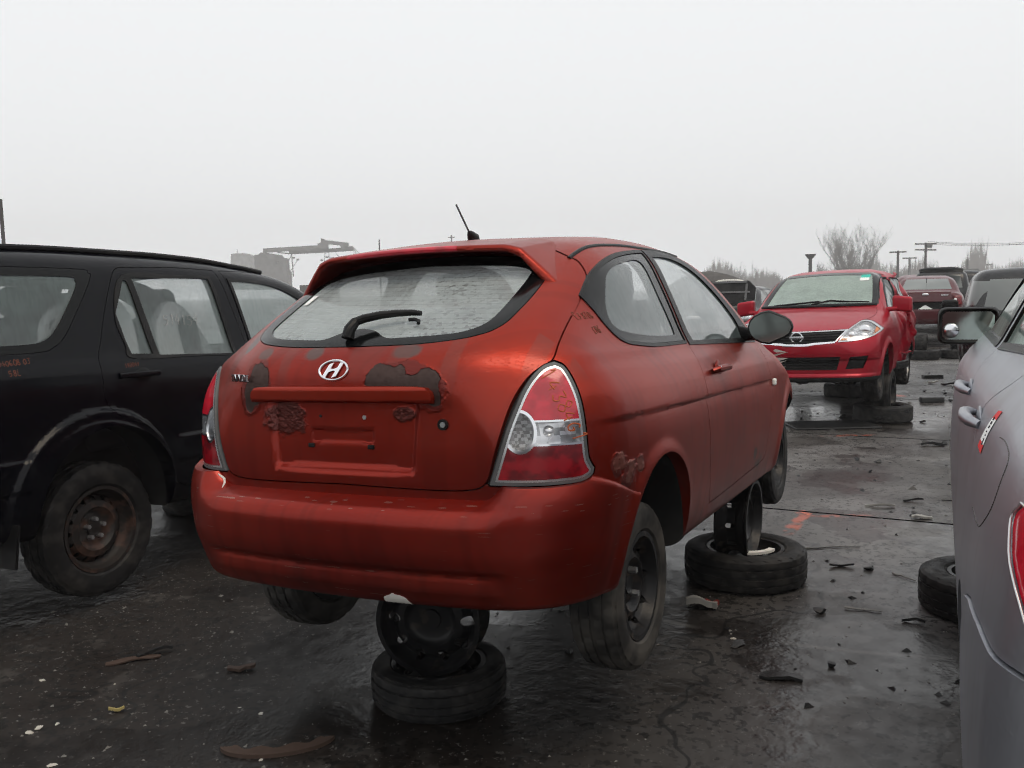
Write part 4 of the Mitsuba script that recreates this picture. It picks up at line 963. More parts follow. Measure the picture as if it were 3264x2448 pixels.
SQC = catmull([(-0.74, 1.505), (-0.45, 1.516), (-0.094, 1.520), (-0.060, 1.500), (-0.068, 1.465), (-0.176, 1.320), (-0.251, 1.237), (-0.312, 1.203), (-0.386, 1.193), (-0.521, 1.190), (-0.76, 1.195)], n=5, sharp=(0, 10))
RD = catmull([(0.239, 1.578), (0.195, 1.553), (0.14, 1.471), (0.075, 1.338), (0.012, 1.179), (-0.020, 1.110), (-0.025, 1.015), (-0.02, 0.90), (0.06, 0.80), (0.22, 0.74), (0.36, 0.60), (0.43, 0.42), (0.62, 0.355), (1.08, 0.355), (1.10, 0.7), (1.10, 1.05), (1.085, 1.139), (1.01, 1.419), (0.965, 1.590), (0.62, 1.594)], n=5, sharp=(0, 13, 18))
FD = catmull([(1.02, 1.590), (1.065, 1.42), (1.118, 1.14), (1.108, 0.7), (1.09, 0.355), (1.95, 0.36), (2.08, 0.6), (2.16, 1.04), (2.10, 1.18), (1.86, 1.40), (1.62, 1.535), (1.35, 1.588)], n=5, sharp=(0, 4, 5, 7))
RW = catmull([(0.240, 1.540), (0.60, 1.552), (0.900, 1.555), (0.935, 1.40), (0.985, 1.080), (0.62, 1.090), (0.20, 1.098), (0.165, 1.17), (0.135, 1.33)], n=5, sharp=(2, 4))
R_SMALL = np.array([(0.236, 1.515), (0.142, 1.337), (0.172, 1.188), (0.192, 1.122), (0.335, 1.117), (0.262, 1.507)])
R_BIG = np.array([(0.297, 1.528), (0.880, 1.538), (0.958, 1.092), (0.380, 1.108)])
FW = catmull([(1.045, 1.545), (1.25, 1.545), (1.5, 1.515), (1.75, 1.415), (2.0, 1.235), (2.06, 1.11), (1.135, 1.10)], n=5, sharp=(0, 5, 6))
g = 0.0035
body = sb.shell - ys(SQ) - ys(grow(RD, g)) - ys(grow(FD, g))
WSUV = np.array([(-0.72, 1.10), (-0.56, 1.60), (0.56, 1.60), (0.72, 1.10)])
rwin = np.array([(-0.62, 1.13), (-0.55, 1.53), (0.55, 1.53), (0.62, 1.13)])
body = body - prism(WSUV, 'x', 1.4, 2.8) - prism(rwin, 'x', -1.2, -0.5)
suv.add('body', body, NAVY, F=suv_F)
suv.add('cabin_lining', (sb.inn - sb.lin) - ys(SQC) - ys(grow(R_SMALL, 0.02)) - ys(R_BIG) - ys(FW) - prism(WSUV, 'x', 1.4, 2.8) - prism(rwin, 'x', -1.2, -0.5) - box((3.0, 0, 0.7), (1.0, 3, 2)) - sb.wbig, CABIN, F=suv_F)
for m in halves((sb.shell ^ ys(RD)) - ys(RW)): suv.add('rear_door', m, NAVY, F=suv_F)
for m in halves((sb.shell ^ ys(FD)) - ys(FW)): suv.add('front_door', m, NAVY, F=suv_F)
for m in halves(sb.frame(ys(grow(SQ, -0.003)), ys(SQC), False)): suv.add('quarter_window_border', m, BLACK_GLOSS, F=suv_F)
for m in halves(sb.frame(ys(RW), ys(R_SMALL) + ys(R_BIG))): suv.add('rear_door_frame', m, BLACK_PLASTIC, F=suv_F)
for m in halves(sb.frame(ys(FW), ys(grow(FW, -0.022)))): suv.add('front_door_frame', m, BLACK_PLASTIC, F=suv_F)
for poly, nm in ((SQC, 'quarter_window'), (R_SMALL, 'rear_door_fixed_pane'), (R_BIG, 'rear_door_window'), (FW, 'front_door_window')):
    for s_ in (-1, 1): suv.add(nm, sb.sheet(prism(poly, 'y', *sorted((0.3*s_, 1.3*s_)))), GLASS_FOG_THICK, F=suv_F)
suv.add('windshield', sb.sheet(prism(WSUV, 'x', 1.4, 2.8)), GLASS_FOG, F=suv_F); suv.add('rear_window', sb.sheet(prism(rwin, 'x', -1.2, -0.5)), GLASS_FOG, F=suv_F)
def suv_side(x_, z_, off=0.0):
    h_ = march(suv_F, (x_, -1.5, z_), (0, 1, 0)); g_ = grad(suv_F, h_[None])[0]; return h_ + g_/np.linalg.norm(g_)*off
for sd in (-1, 1):
    fx = (lambda m: m) if sd < 0 else mirror_y
    n0 = 'rear_door__handle' if sd < 0 else 'rear_door_001__handle'
    suv.add(n0, fx(rbox(suv_side(0.21, 1.013, 0.006), (0.27, 0.022, 0.030), 0.007)), NAVY)
    suv.add(n0 + '_cup', fx(M3.Manifold.sphere(1, 32).scale([0.062, 0.009, 0.05]).translate(list(suv_side(0.235, 0.998, -0.005)))), BLACK_GLOSS)
    rr = np.array([march(suv_F, (x_, -0.615 - 0.01*math.sin(x_), 2.2), (0, 0, -1)) for x_ in np.linspace(-0.72, 1.50, 30)])
    m = tube(rr + [0, 0, 0.012], 0.016, 8); suv.add('roof_rail', fx(m), BLACK_PLASTIC)
    fl = np.eye(4) if sd < 0 else mat4(rotz(180))
    wheel(suv, 0.350, 0.214, 0.205, mat4(rotz(0) , (0.0, 0.690*sd, 0.222)) @ fl, rim='steel16', rim_mat=STEEL_RUST, nuts=(0.3, 1.55, 2.8, 4.07, 5.3))
    wheel(suv, 0.334, 0.195, 0.205, mat4(np.eye(3), (2.62, 0.690*sd, 0.27)) @ fl, rim_mat=STEEL_RUST, nuts=())
    suv.add('mud_flap', fx(box((-0.56, -0.80, 0.27), (0.015, 0.18, 0.20), (0, 8, 0))), BLACK_PLASTIC)
    mm = M3.Manifold.batch_hull([M3.Manifold.sphere(0.03, 10).translate([2.02 + a, -0.99 + b*0.09, 1.17 + c*0.07]) for a in (0, 0.07) for b in (-1, 1) for c in (-1, 1)] + [M3.Manifold.sphere(0.02, 10).translate([2.05, -0.84, 1.14])])
    suv.add('side_mirror', fx(mm), BLACK_PLASTIC)
for txt, x_, z_, h_ in (('040608 03', -0.56, 1.095, 0.026), ('58L', -0.52, 1.050, 0.028), ('192049', 0.125, 1.052, 0.022)):
    suv.add('pencil_number', scrawl(txt, (x_, -0.9, z_), (1, 0, 0.05), (0, 0, 1), h_, 0.001, F=suv_F), ORANGE_FAINT)
suv.add('pencil_number', scrawl('514154', (0.46, -0.9, 1.27), (1, 0, -0.02), (0, 0, 1), 0.060, 0.001, F=suv_F, w_=0.025), mat('chalk', (0.30, 0.31, 0.30), 0.8))
suv.add('dashboard', rbox((2.02, 0, 0.98), (0.40, 1.3, 0.24), 0.06), FABRIC_DARK)
for y_ in (-0.38, 0.38): seat(suv, 1.20, y_, 0.55, 0.50, FABRIC_DARK)
for y_ in (-0.36, 0.36): seat(suv, 0.30, y_, 0.55, 0.56, FABRIC_DARK, lean=10)
for pts in (((-0.10, 1.06), (-0.10, 1.30), (0.10, 1.42), (0.34, 1.42), (0.45, 1.30), (0.50, 1.06)), ((0.66, 1.06), (0.62, 1.25), (0.72, 1.40), (0.86, 1.36), (1.0, 1.2), (1.10, 1.06))):
    bag = catmull(pts, n=5, sharp=(0, 5)); suv.add('airbag_curtain', prism(bag, 'y', -0.58, -0.53), AIRBAG)
suv.add('headlining', box((0.4, 0, 1.60), (2.0, 1.10, 0.03)), CABIN)
suv.add('spare_wheel_cover', M3.Manifold.cylinder(0.22, 0.36, 0.34, 40, True).rotate([0, 90, 0]).translate([-1.02, 0, 0.98]), BLACK_PLASTIC)
# ------------------------------------------------------------------ the crimson compact facing the camera
cz = spl([(-0.9, 0.95), (-0.72, 1.15), (-0.5, 1.345), (-0.3, 1.43), (0.0, 1.485), (0.5, 1.522), (0.9, 1.530), (1.2, 1.510), (1.45, 1.465), (1.7, 1.375), (2.0, 1.24), (2.3, 1.098), (2.42, 1.045), (2.55, 1.015), (2.8, 0.955), (3.05, 0.885), (3.25, 0.81), (3.34, 0.765), (3.45, 0.66), (3.6, 0.4)])
cW = spl([(0.12, 0.70), (0.20, 0.765), (0.30, 0.800), (0.5, 0.832), (0.65, 0.842), (0.8, 0.838), (0.9, 0.822), (0.97, 0.795), (1.02, 0.765), (1.2, 0.722), (1.35, 0.668), (1.45, 0.615), (1.52, 0.52), (1.65, 0.36)])
cN = spl([(0.1, 3.24), (0.2, 3.30), (0.24, 3.33), (0.34, 3.36), (0.36, 3.345), (0.50, 3.345), (0.52, 3.375), (0.60, 3.385), (0.68, 3.382), (0.76, 3.372), (0.84, 3.33), (1.0, 3.2)])
def compact_W(x, z):
    w = cW(z) + 0*x
    w = w - 0.05*np.clip((x - 2.3)/0.9, 0, 2)**2 - 0.06*np.clip((0.2 - x)/0.9, 0, 2)**2
    for xc in (0.0, 2.6):
        r = np.sqrt((x - xc)**2 + (z - 0.30)**2)
        w = w + 0.022*sst(0.44, 0.36, r)*sst(0.1, 0.3, z)
    # crumpled flank of the struck side (left, rear half)
    return w
def compact_F(x, y, z):
    s = np.abs(y)
    hit = sst(1.75, 1.35, x)*sst(0.2, 0.5, x + 0.9)*sst(0.3, 0.6, y)
    dent = hit*(0.030 + 0.030*np.sin(x*7 + z*6)*np.cos(z*10 - x*3) + 0.012*np.sin(x*17 - z*14))
    side = s - compact_W(x, z) + dent
    xx = x + s*s*(0.16*sst(1.4, 2.1, x) - 0.08*sst(0.2, -0.5, x))
    e = 0.01; sl = (cz(xx + e) - cz(xx - e))/(2*e)
    top = (z - cz(xx) + 0.065*s*s)/np.sqrt(1 + np.minimum(sl*sl, 4))
    front = (x - cN(z) + 0.26*s*s + 0.5*np.clip(s - 0.45, 0, 1)**2)
    rear = -0.80 - 0.12*np.clip(z - 0.9, 0, 1)*0 + 0.14*s*s - x
    f = smax(side, top, 0.12)
    f = smax(f, rear, 0.20)
    f = smax(f, front, 0.05 + 0.13*sst(0.4, 0.7, s))
    return smax(f, 0.265 - z, 0.05)
VR = np.array([[-0.4989864943300136, 0.8663772226396891, -0.020074525333920908], [-0.8666089477472094, -0.4988203903171862, 0.012928646034480852], [0.001187501881346479, 0.023847983037333126, 0.9997148911286324]])
VT = np.array([4.804638652330413, 12.748955686130762, 0.26242528150622224])
CRIMSON = paint('compact_paint', (0.34, 0.0028, 0.016), (0.14, 0.02, 0.02), 0.10, 0.55, 0.8, 0.15)
cp = Thing('crimson_compact', 'crimson compact car facing the camera, its left flank crumpled, stickers on the windshield', 'car', VR, VT)
cb = Body(compact_F, (-0.95, -0.94, 0.16), (3.5, 0.94, 1.60), 0.018, ((0.0, 0.30, 0.335), (2.6, 0.31, 0.345)), wy=0.60, floor=0.32)
cb.dress(cp)
C_WS = np.array([(-0.680, 1.085), (-0.585, 1.440), (-0.50, 1.468), (0.0, 1.485), (0.50, 1.468), (0.585, 1.440), (0.680, 1.085), (0.4, 1.068), (-0.4, 1.068)])
C_WSC = catmull([(-0.60, 1.125), (-0.525, 1.405), (-0.46, 1.435), (0.0, 1.455), (0.46, 1.435), (0.525, 1.405), (0.60, 1.125), (0.55, 1.105), (0.0, 1.105), (-0.55, 1.105)], n=5)
wx = lambda p: prism(p, 'x', 1.2, 2.6)
C_HL = catmull([(0.605, 0.920), (0.700, 0.906), (0.795, 0.842), (0.805, 0.805), (0.735, 0.752), (0.604, 0.717), (0.425, 0.706), (0.495, 0.825), (0.556, 0.890)], n=5, sharp=(6,))
C_GR = np.array([(-0.49, 0.832), (0.0, 0.818), (0.49, 0.832), (0.405, 0.713), (0.17, 0.700), (0.10, 0.688), (-0.10, 0.688), (-0.17, 0.700), (-0.405, 0.713)])
C_LG = np.array([(-0.45, 0.548), (0.45, 0.548), (0.405, 0.404), (-0.405, 0.404)])
C_FG = np.array([(0.540, 0.542), (0.715, 0.552), (0.660, 0.415), (0.490, 0.410)])
mir2 = lambda p: np.asarray(p)*[-1, 1]
px_ = lambda p, a=2.6, b=3.6: prism(p, 'x', a, b)
C_HOOD = catmull([(0.0, 1.055), (0.45, 1.058), (0.665, 1.048), (0.690, 0.97), (0.62, 0.925), (0.556, 0.893), (0.500, 0.836), (0.0, 0.822)], closed=False, n=5, sharp=(2, 6))
C_HOOD = np.vstack([C_HOOD, (C_HOOD*[-1, 1])[::-1][1:-1]])
hoodp = prism(C_HOOD, 'x', 2.2, 3.6)
C_DOOR = catmull([(1.00, 1.44), (0.98, 1.0), (0.99, 0.36), (2.02, 0.36), (2.16, 0.70), (2.22, 1.0), (1.95, 1.215), (1.70, 1.34), (1.4, 1.43)], n=5, sharp=(0, 2, 3, 5))
C_DW = catmull([(1.05, 1.405), (1.04, 1.03), (2.08, 1.02), (1.85, 1.215), (1.62, 1.33), (1.38, 1.40)], n=5, sharp=(0, 1, 2))
C_RDW = catmull([(0.94, 1.405), (0.92, 1.04), (0.05, 1.06), (0.10, 1.25), (0.35, 1.40)], n=5, sharp=(0, 1, 2))
g = 0.004
lights_ = px_(grow(C_HL, g)) + px_(mir2(grow(C_HL, g)))
holes_ = lights_ + px_(C_GR) + px_(C_LG) + px_(C_FG) + px_(mir2(C_FG))
hub = np.array([(2.95, 0.20), (3.6, 0.20), (3.6, 0.66), (3.34, 0.66), (3.05, 0.66), (2.93, 0.60)])
body = cb.shell - wx(C_WS) - prism(grow(C_HOOD, g), 'x', 2.2, 3.6) - holes_ - ys(grow(C_DOOR, g)) - ys(C_RDW)
cp.add('body', body - box((3.2, 0, 0.35), (1.0, 3, 0.45)) , CRIMSON, F=compact_F)
bpr = (cb.shell ^ box((3.2, 0, 0.35), (1.0 - 2*g, 3, 0.45 - g))) - holes_ - ys(C_DOOR)
cp.add('cabin_lining', (cb.inn - cb.lin) - wx(C_WSC) - ys(C_DW) - ys(C_RDW) - box((3.0, 0, 0.7), (1.2, 3, 2)) - cb.wbig, CABIN, F=compact_F)
cp.add('front_bumper', bpr, CRIMSON, F=compact_F)
cp.add('hood', (cb.skin ^ hoodp) - holes_, CRIMSON, F=compact_F)
for m in halves((cb.shell ^ ys(C_DOOR)) - ys(C_DW) - wx(grow(C_WS, 0.01)) - prism(grow(C_HOOD, g), 'x', 2.2, 3.6)): cp.add('front_door', m, CRIMSON, F=compact_F)
cp.add('windshield_border', cb.frame(wx(C_WS), wx(C_WSC), False), BLACK_GLOSS, F=compact_F)
CP_GLASS = foggy('compact_glass', 0.86, (0.70, 0.85, 0.78), lo=0.8)
cp.add('windshield', cb.sheet(wx(C_WSC)), CP_GLASS, F=compact_F)
for poly, nm in ((C_DW, 'front_door_window'), (C_RDW, 'rear_door_window')):
    for m in halves(cb.frame(ys(poly), ys(grow(poly, -0.018)))): cp.add(nm + '_frame', m, BLACK_PLASTIC, F=compact_F)
    for s_ in (-1, 1): cp.add(nm, cb.sheet(prism(poly, 'y', *sorted((0.3*s_, 1.3*s_)))), GLASS_FOG, F=compact_F)
for sd in (1, -1):
    mm = (lambda p: np.asarray(p)) if sd > 0 else mir2
    n0 = 'headlight' if sd > 0 else 'headlight_001'
    hl = SP(C_HL)
    cp.add(n0 + '__rim', (cb.proud - cb.deep) ^ px_(mm(C_HL)) - px_(mm(grow(C_HL, -0.012))), CHROME_DULL, F=compact_F)
    cp.add(n0 + '__housing', (cb.deep - cb.inn) ^ px_(mm(C_HL)), REFLECTOR_DULL, F=compact_F)
    for ya, za, rr_ in ((0.66, 0.815, 0.062), (0.545, 0.775, 0.035)):
        h_ = march(compact_F, (4.0, sd*ya, za), (-1, 0, 0)) + np.array([-0.018, 0, 0])
        cp.add(n0 + '__lamp', M3.Manifold.sphere(1, 28).scale([0.02, rr_, rr_]).translate(list(h_)), CHROME)
    am = hl.intersection(sbox(0.40, 0.5, 0.53, 0.76)); cp.add(n0 + '__turn_signal', (cb.out - cb.deep) ^ px_(mm(sh(am.buffer(-0.016)))), LENS_AMBER, F=compact_F)
    am = hl.buffer(-0.016).intersection(sbox(0.755, 0.5, 0.9, 0.86)); cp.add(n0 + '__marker', (cb.out - cb.deep) ^ px_(mm(sh(am))), LENS_AMBER, F=compact_F)
    cp.add(n0 + '__lens', sheet(cb.out, px_(mm(grow(C_HL, -0.012))), compact_F, 0.0), LENS_CLEAR, F=compact_F)
    cp.add('fog_light_cover', (cb.deep - cb.inn) ^ px_(mm(grow(C_FG, 0.004))), BLACK_PLASTIC, F=compact_F)
    sm = M3.Manifold.batch_hull([M3.Manifold.sphere(0.03, 12).translate([1.98 + a, sd*(0.915 + b*0.075), 1.065 + c*0.060 + (0.02 if b < 0 else 0)]) for a in (-0.02, 0.06) for b in (-1, 1) for c in (-1, 1)])
    nm = 'side_mirror' if sd > 0 else 'side_mirror_001'
    cp.add(nm + '__shell', sm, CRIMSON); cp.add(nm + '__arm', rbox((2.04, sd*0.80, 1.02), (0.10, 0.14, 0.05), 0.015), CRIMSON)
    fl = np.eye(4) if sd < 0 else mat4(rotz(180))
    wheel(cp, 0.295, 0.185, 0.185, mat4(rotz(0), (2.6, 0.665*sd, 0.285)) @ fl, nuts=())
    wheel(cp, 0.295, 0.185, 0.185, mat4(np.eye(3), (0.0, 0.660*sd, 0.225)) @ fl, rim='alloy', rim_mat=ALLOY)
cp.add('grille__backing', (cb.deep - cb.inn) ^ px_(grow(C_GR, 0.006)), BLACK_MATTE, F=compact_F)
def front(y_, z_, off=0.0):
    h_ = march(compact_F, (4.2, y_, z_), (-1, 0, 0)); return h_ + np.array([off, 0, 0])
for k, z_ in enumerate((0.798, 0.772, 0.746, 0.720)):
    w_ = 0.462 - 0.018*k
    cp.add('grille__slat', tube([front(y_, z_ - 0.012*(1 - abs(y_)/0.46), -0.010) for y_ in np.linspace(-w_, w_, 25)], 0.0085, 6), BLACK_PLASTIC)
for pts in ([(y_, 0.826 - 0.012*(1 - abs(y_)/0.49)) for y_ in np.linspace(-0.49, 0.49, 25)], [(0.49, 0.832), (0.45, 0.775), (0.405, 0.713)], [(-0.49, 0.832), (-0.45, 0.775), (-0.405, 0.713)]):
    cp.add('grille__chrome_trim', tube([front(a, b, 0.004) for a, b in pts], 0.0075, 8), CHROME)
cp.add('grille__chrome_trim', ((cb.proud - cb.deep) ^ px_(np.vstack([np.array([(-0.405, 0.716), (-0.17, 0.703), (-0.10, 0.692), (0.10, 0.692), (0.17, 0.703), (0.405, 0.716)]), np.array([(0.395, 0.698), (0.18, 0.680), (0.11, 0.665), (-0.11, 0.665), (-0.18, 0.680), (-0.395, 0.698)])]))), CHROME, F=compact_F)
em = front(0, 0.760, 0.012)
cp.add('emblem__ring', tube([em + np.array([0, 0.060*math.cos(a), 0.056*math.sin(a)]) for a in np.linspace(0, 2*np.pi, 37)[:-1]], 0.0065, 8, True), CHROME)
cp.add('emblem__bar', rbox(em + np.array([0.004, 0, 0]), (0.010, 0.150, 0.026), 0.004), CHROME)
nt = meshkit.text_mesh('NISSAN', 0.014, 0.003, True); nt.apply_transform(mat4(np.array([[0, 0, 1.0], [1, 0, 0], [0, 1, 0]]), (0, 0, 0)))
nt.apply_translation(em + np.array([0.0085, -nt.bounds[:, 1].mean(), -0.007])); cp.add('emblem__lettering', nt, INK)
cp.add('lower_grille__backing', (cb.deep - cb.inn) ^ px_(grow(C_LG, 0.006)), BLACK_MATTE, F=compact_F)
for z_ in (0.435, 0.462, 0.490, 0.518):
    cp.add('lower_grille__slat', tube([front(y_, z_, -0.010) for y_ in np.linspace(-0.425, 0.425, 13)], 0.005, 6), BLACK_PLASTIC)
def ws(y_, z_, off=0.004):
    h_ = march(compact_F, (4.0, y_, z_), (-1, 0, 0)); g_ = grad(compact_F, h_[None])[0]; return h_ + g_/np.linalg.norm(g_)*off
for za, zb, mt in ((1.405, 1.440, PAPER_TEAL), (1.368, 1.404, PAPER)):
    q = np.array([ws(0.395, za, 0.002), ws(0.500, za, 0.002), ws(0.495, zb, 0.002), ws(0.392, zb, 0.002)])
    cp.add('windshield_sticker', (q, np.array([[0, 1, 2], [0, 2, 3]])), mt, smooth=False)
for pts in ([(-0.50, 1.085), (-0.25, 1.100), (0.02, 1.120), (0.08, 1.105)], [(-0.05, 1.090), (0.15, 1.125), (0.35, 1.108), (0.58, 1.098)]):
    cp.add('wiper', tube([ws(a, b, 0.018) for a, b in pts], [0.010, 0.012, 0.010, 0.006], 8), BLACK_PLASTIC)
cp.add('cowl', tube([ws(y_, 1.078 - 0.0*abs(y_), 0.002) for y_ in np.linspace(-0.66, 0.66, 21)], 0.020, 8), BLACK_PLASTIC)
cp.add('rear_view_mirror', rbox((1.62, 0.03, 1.36), (0.03, 0.20, 0.06), 0.012), BLACK_PLASTIC)
cp.add('dashboard', rbox((1.95, 0, 0.95), (0.42, 1.25, 0.22), 0.06), FABRIC_DARK)
cp.add('headlining', box((0.6, 0, 1.44), (1.6, 1.0, 0.02)), CABIN)
for y_ in (-0.36, 0.36): seat(cp, 1.15, y_, 0.45, 0.48, FABRIC)
cp.add('rear_bench', cat(rbox((0.25, 0, 0.55), (0.5, 1.2, 0.18), 0.05), rbox((0.0, 0, 0.85), (0.14, 1.15, 0.52), 0.05, (0, -14, 0))), FABRIC)
cp.add('sill_trim', rbox((1.15, 0.80, 0.30), (1.15, 0.05, 0.10), 0.02, (0, -3, 0)), BLACK_PLASTIC)
# bent lip of torn metal along the struck flank
rng = random.Random(8)
for a, b, n_ in (((1.30, 0.66, 1.38), (0.55, 0.66, 1.45), 9), ((0.95, 0.62, 1.36), (0.62, 0.83, 0.95), 9), ((0.75, 0.80, 1.02), (0.35, 0.83, 0.72), 8), ((1.2, 0.82, 0.45), (0.45, 0.82, 0.40), 7)):
    pts = [np.array(a) + (np.array(b) - np.array(a))*t + np.array([rng.uniform(-.02, .02), rng.uniform(-.02, .03), rng.uniform(-.02, .02)]) for t in np.linspace(0, 1, n_)]
    cp.add('torn_edge', tube(catmull(pts, closed=False, n=4), 0.012, 6), CRIMSON)
# ------------------------------------------------------------------ ground: wet concrete slabs, brown with oil and mud, car shade and aisle sheen in the colour
E0 = np.array([0.4553, 0.8903]); N0 = np.array([0.8903, -0.4553])     # along the rows of cars, and across
def along(p): return p.x*float(E0[0]) + p.y*float(E0[1])
def ground_wet(p): return fbm(p.x*0.55, p.y*0.55, 2.0, 4)
def ground_col(p, n, uv):
    w = ground_wet(p)
    lit_lane = dr.clip(smoothstep(-1.5, -0.2, p.x*float(N0[0]) + p.y*float(N0[1]) + 0.8*(fbm(p.x*0.8, p.y*0.8, 3.0, 3) - 0.5)) + smoothstep(5.2, 8.0, along(p)), 0, 1)
    c = mix((0.0125, 0.0092, 0.0075), (0.105, 0.102, 0.100), lit_lane*(0.45 + 0.55*smoothstep(0.40, 0.60, fbm(p.x*0.5 + 7, p.y*0.5, 5.0, 3))))  # shade by the cars and sky sheen in the aisle, painted into the colour
    c = mix(c, (0.013, 0.0095, 0.0075), smoothstep(0.50, 0.68, fbm(p.x*1.3, p.y*1.3, 9.0, 4))*0.7)
    c = mix(c, (0.055, 0.050, 0.046), smoothstep(0.62, 0.8, fbm(p.x*6.0, p.y*6.0, 3.0, 4))*0.5)
    # aggregate, stains with an edge, hairline cracks
    s = noise(p.x*55, p.y*55, 1.0)*noise(p.x*140, p.y*140, 4.0)
    c = mix(c, (0.10, 0.095, 0.09), smoothstep(0.52, 0.70, s)*0.6)
    c = mix(c, (0.004, 0.0038, 0.0036), smoothstep(0.56, 0.72, noise(p.x*38, p.y*38, 9.0)*0.6 + 0.4*noise(p.x*90, p.y*90, 2.0))*0.75)
    st = fbm(p.x*2.3 + 3, p.y*2.3, 12.0, 5)
    c = mix(c, (0.0075, 0.006, 0.0055), smoothstep(0.545, 0.575, st)*0.62)
    c = mix(c, (0.060, 0.057, 0.054), smoothstep(0.60, 0.63, fbm(p.x*3.7, p.y*3.7 + 5, 15.0, 5))*0.45*lit_lane)
    a1, a2, _ = voronoi(p.x*0.42 + 0.5*fbm(p.x*2, p.y*2, 1.0, 3), p.y*0.42 + 0.5*fbm(p.x*2, p.y*2, 6.0, 3))
    c = mix(c, (0.004, 0.004, 0.004), smoothstep(0.012, 0.004, a2 - a1)*smoothstep(0.45, 0.6, noise(p.x*1.1, p.y*1.1, 7.0))*0.8)
    # tyre-swept arcs
    r = dr.sqrt(dr.square(p.x - 2.2) + dr.square(p.y - 6.0))
    c = mix(c, (0.085, 0.082, 0.078), smoothstep(0.035, 0.0, dr.abs(r - 2.35))*smoothstep(0.42, 0.6, noise(p.x*3, p.y*3, 2.0))*0.6)
    # orange marking paint, worn
    def spot(x0, y0, rx, ry, k):
        return smoothstep(1.0, 0.55, dr.sqrt(dr.square((p.x - x0)/rx) + dr.square((p.y - y0)/ry)))*smoothstep(0.35, 0.6, fbm(p.x*22, p.y*22, 6.0, 3))*k
    sa = (p.x - 1.73)*0.487 + (p.y - 5.65)*0.874; sb_ = (p.x - 1.73)*0.874 - (p.y - 5.65)*0.487
    stripe = smoothstep(0.05, 0.02, dr.abs(sb_ + 0.03*(noise(p.x*9, p.y*9, 3.0) - 0.5)))*smoothstep(-0.05, 0.15, sa)*smoothstep(0.68, 0.5, sa)*smoothstep(0.3, 0.6, fbm(p.x*14, p.y*14, 6.0, 3))
    o = spot(2.04, 6.20, 0.08, 0.10, 1.0) + stripe*0.5 + spot(2.25, 6.10, 0.25, 0.05, 0.35) + spot(3.55, 9.48, 0.35, 0.06, 0.5) + spot(5.55, 12.9, 0.10, 0.22, 0.8) + spot(6.5, 17.0, 0.3, 0.3, 0.6)
    return mix(c, (0.62, 0.10, 0.03), dr.clip(o, 0, 1)*0.75)
def ground_rough(p, n, uv):
    w = ground_wet(p)
    far = smoothstep(6.0, 11.0, along(p))
    pud = smoothstep(1.0, 0.6, dr.sqrt(dr.square((p.x - 3.9)/2.2) + dr.square((p.y - 11.2)/1.7)) + 0.5*(fbm(p.x*1.4, p.y*1.4, 4.0, 3) - 0.5))
    st = smoothstep(0.53, 0.58, fbm(p.x*2.3 + 3, p.y*2.3, 12.0, 5))
    return dr.clip(0.54 - 0.14*st - 0.16*smoothstep(0.50, 0.64, w) - 0.32*pud + 0.15*noise(p.x*18, p.y*18, 3.0), 0.10, 0.8)
def ground_bump(p, n, uv):
    dry = smoothstep(0.60, 0.42, ground_wet(p)); pat = smoothstep(0.40, 0.65, fbm(p.x*0.9 + 11, p.y*0.9, 8.0, 3))
    return 0.012*fbm(p.x*3.2, p.y*3.2, 1.0, 3)*(0.2 + 0.8*dry) + 0.013*fbm(p.x*22, p.y*22, 2.0, 4)*(0.3 + 0.7*dry)*(0.4 + 0.6*pat) + 0.0022*noise(p.x*85, p.y*85, 3.0)*(0.4 + 0.6*dry)
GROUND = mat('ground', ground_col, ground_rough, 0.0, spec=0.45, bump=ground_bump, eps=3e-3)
JOINT = mat('ground_joint', (0.004, 0.004, 0.004), 0.9)
# three slabs in depth, parted by sawn joints 22 mm wide and 25 mm deep
slab_edges = [-400.0, 6.49, 10.05, 13.6, 900.0]
def slab_poly(a, b, L=700.0):
    c = lambda u, v: (float(E0[0]*u + N0[0]*v), float(E0[1]*u + N0[1]*v))
    return np.array([c(a, -L), c(a, L), c(b, L), c(b, -L)])
gv, gf = [], []
for a, b in zip(slab_edges[:-1], slab_edges[1:]):
    a_, b_ = a + 0.017, b - 0.017
    q = slab_poly(a_, b_); o_ = len(gv)*4; gv.append(np.c_[q, np.zeros(4)]); gf += [[o_, o_+2, o_+1], [o_, o_+3, o_+2]]
jv, jf = [], []
for e in slab_edges[1:-1]:
    c = slab_poly(e - 0.017, e + 0.017); lo = np.c_[c, np.full(4, -0.025)]; up = np.c_[c, np.zeros(4)]
    o_ = len(jv)*8; jv.append(np.vstack([lo, up])); jf += [[o_, o_+2, o_+1], [o_, o_+3, o_+2], [o_, o_+1, o_+5], [o_, o_+5, o_+4], [o_+3, o_+6, o_+2], [o_+3, o_+7, o_+6]]
gm = trimesh.Trimesh(np.vstack(gv), np.array(gf), process=False)
gf = np.array(gf); gn = np.cross(gm.vertices[gf[:, 1]] - gm.vertices[gf[:, 0]], gm.vertices[gf[:, 2]] - gm.vertices[gf[:, 0]])
gf = np.where((gn[:, 2] < 0)[:, None], gf[:, ::-1], gf)
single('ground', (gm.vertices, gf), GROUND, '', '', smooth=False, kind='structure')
scene['ground__joint'] = {**mikit.ply((np.vstack(jv), np.array(jf))), 'bsdf': {'type': 'ref', 'id': JOINT}}
scene['fog'] = {'type': 'homogeneous', 'albedo': {'type': 'rgb', 'value': [0.985, 0.988, 0.99]}, 'sigma_t': 0.0010}
scene['haze'] = {'type': 'cube', 'to_world': T().translate([0, 245, 30]).scale([620, 455, 32]), 'bsdf': {'type': 'null'}, 'interior': {'type': 'ref', 'id': 'fog'}}
labels['haze'] = {'label': 'grey fog thinning the far side of the yard', 'category': 'fog', 'kind': 'stuff'}
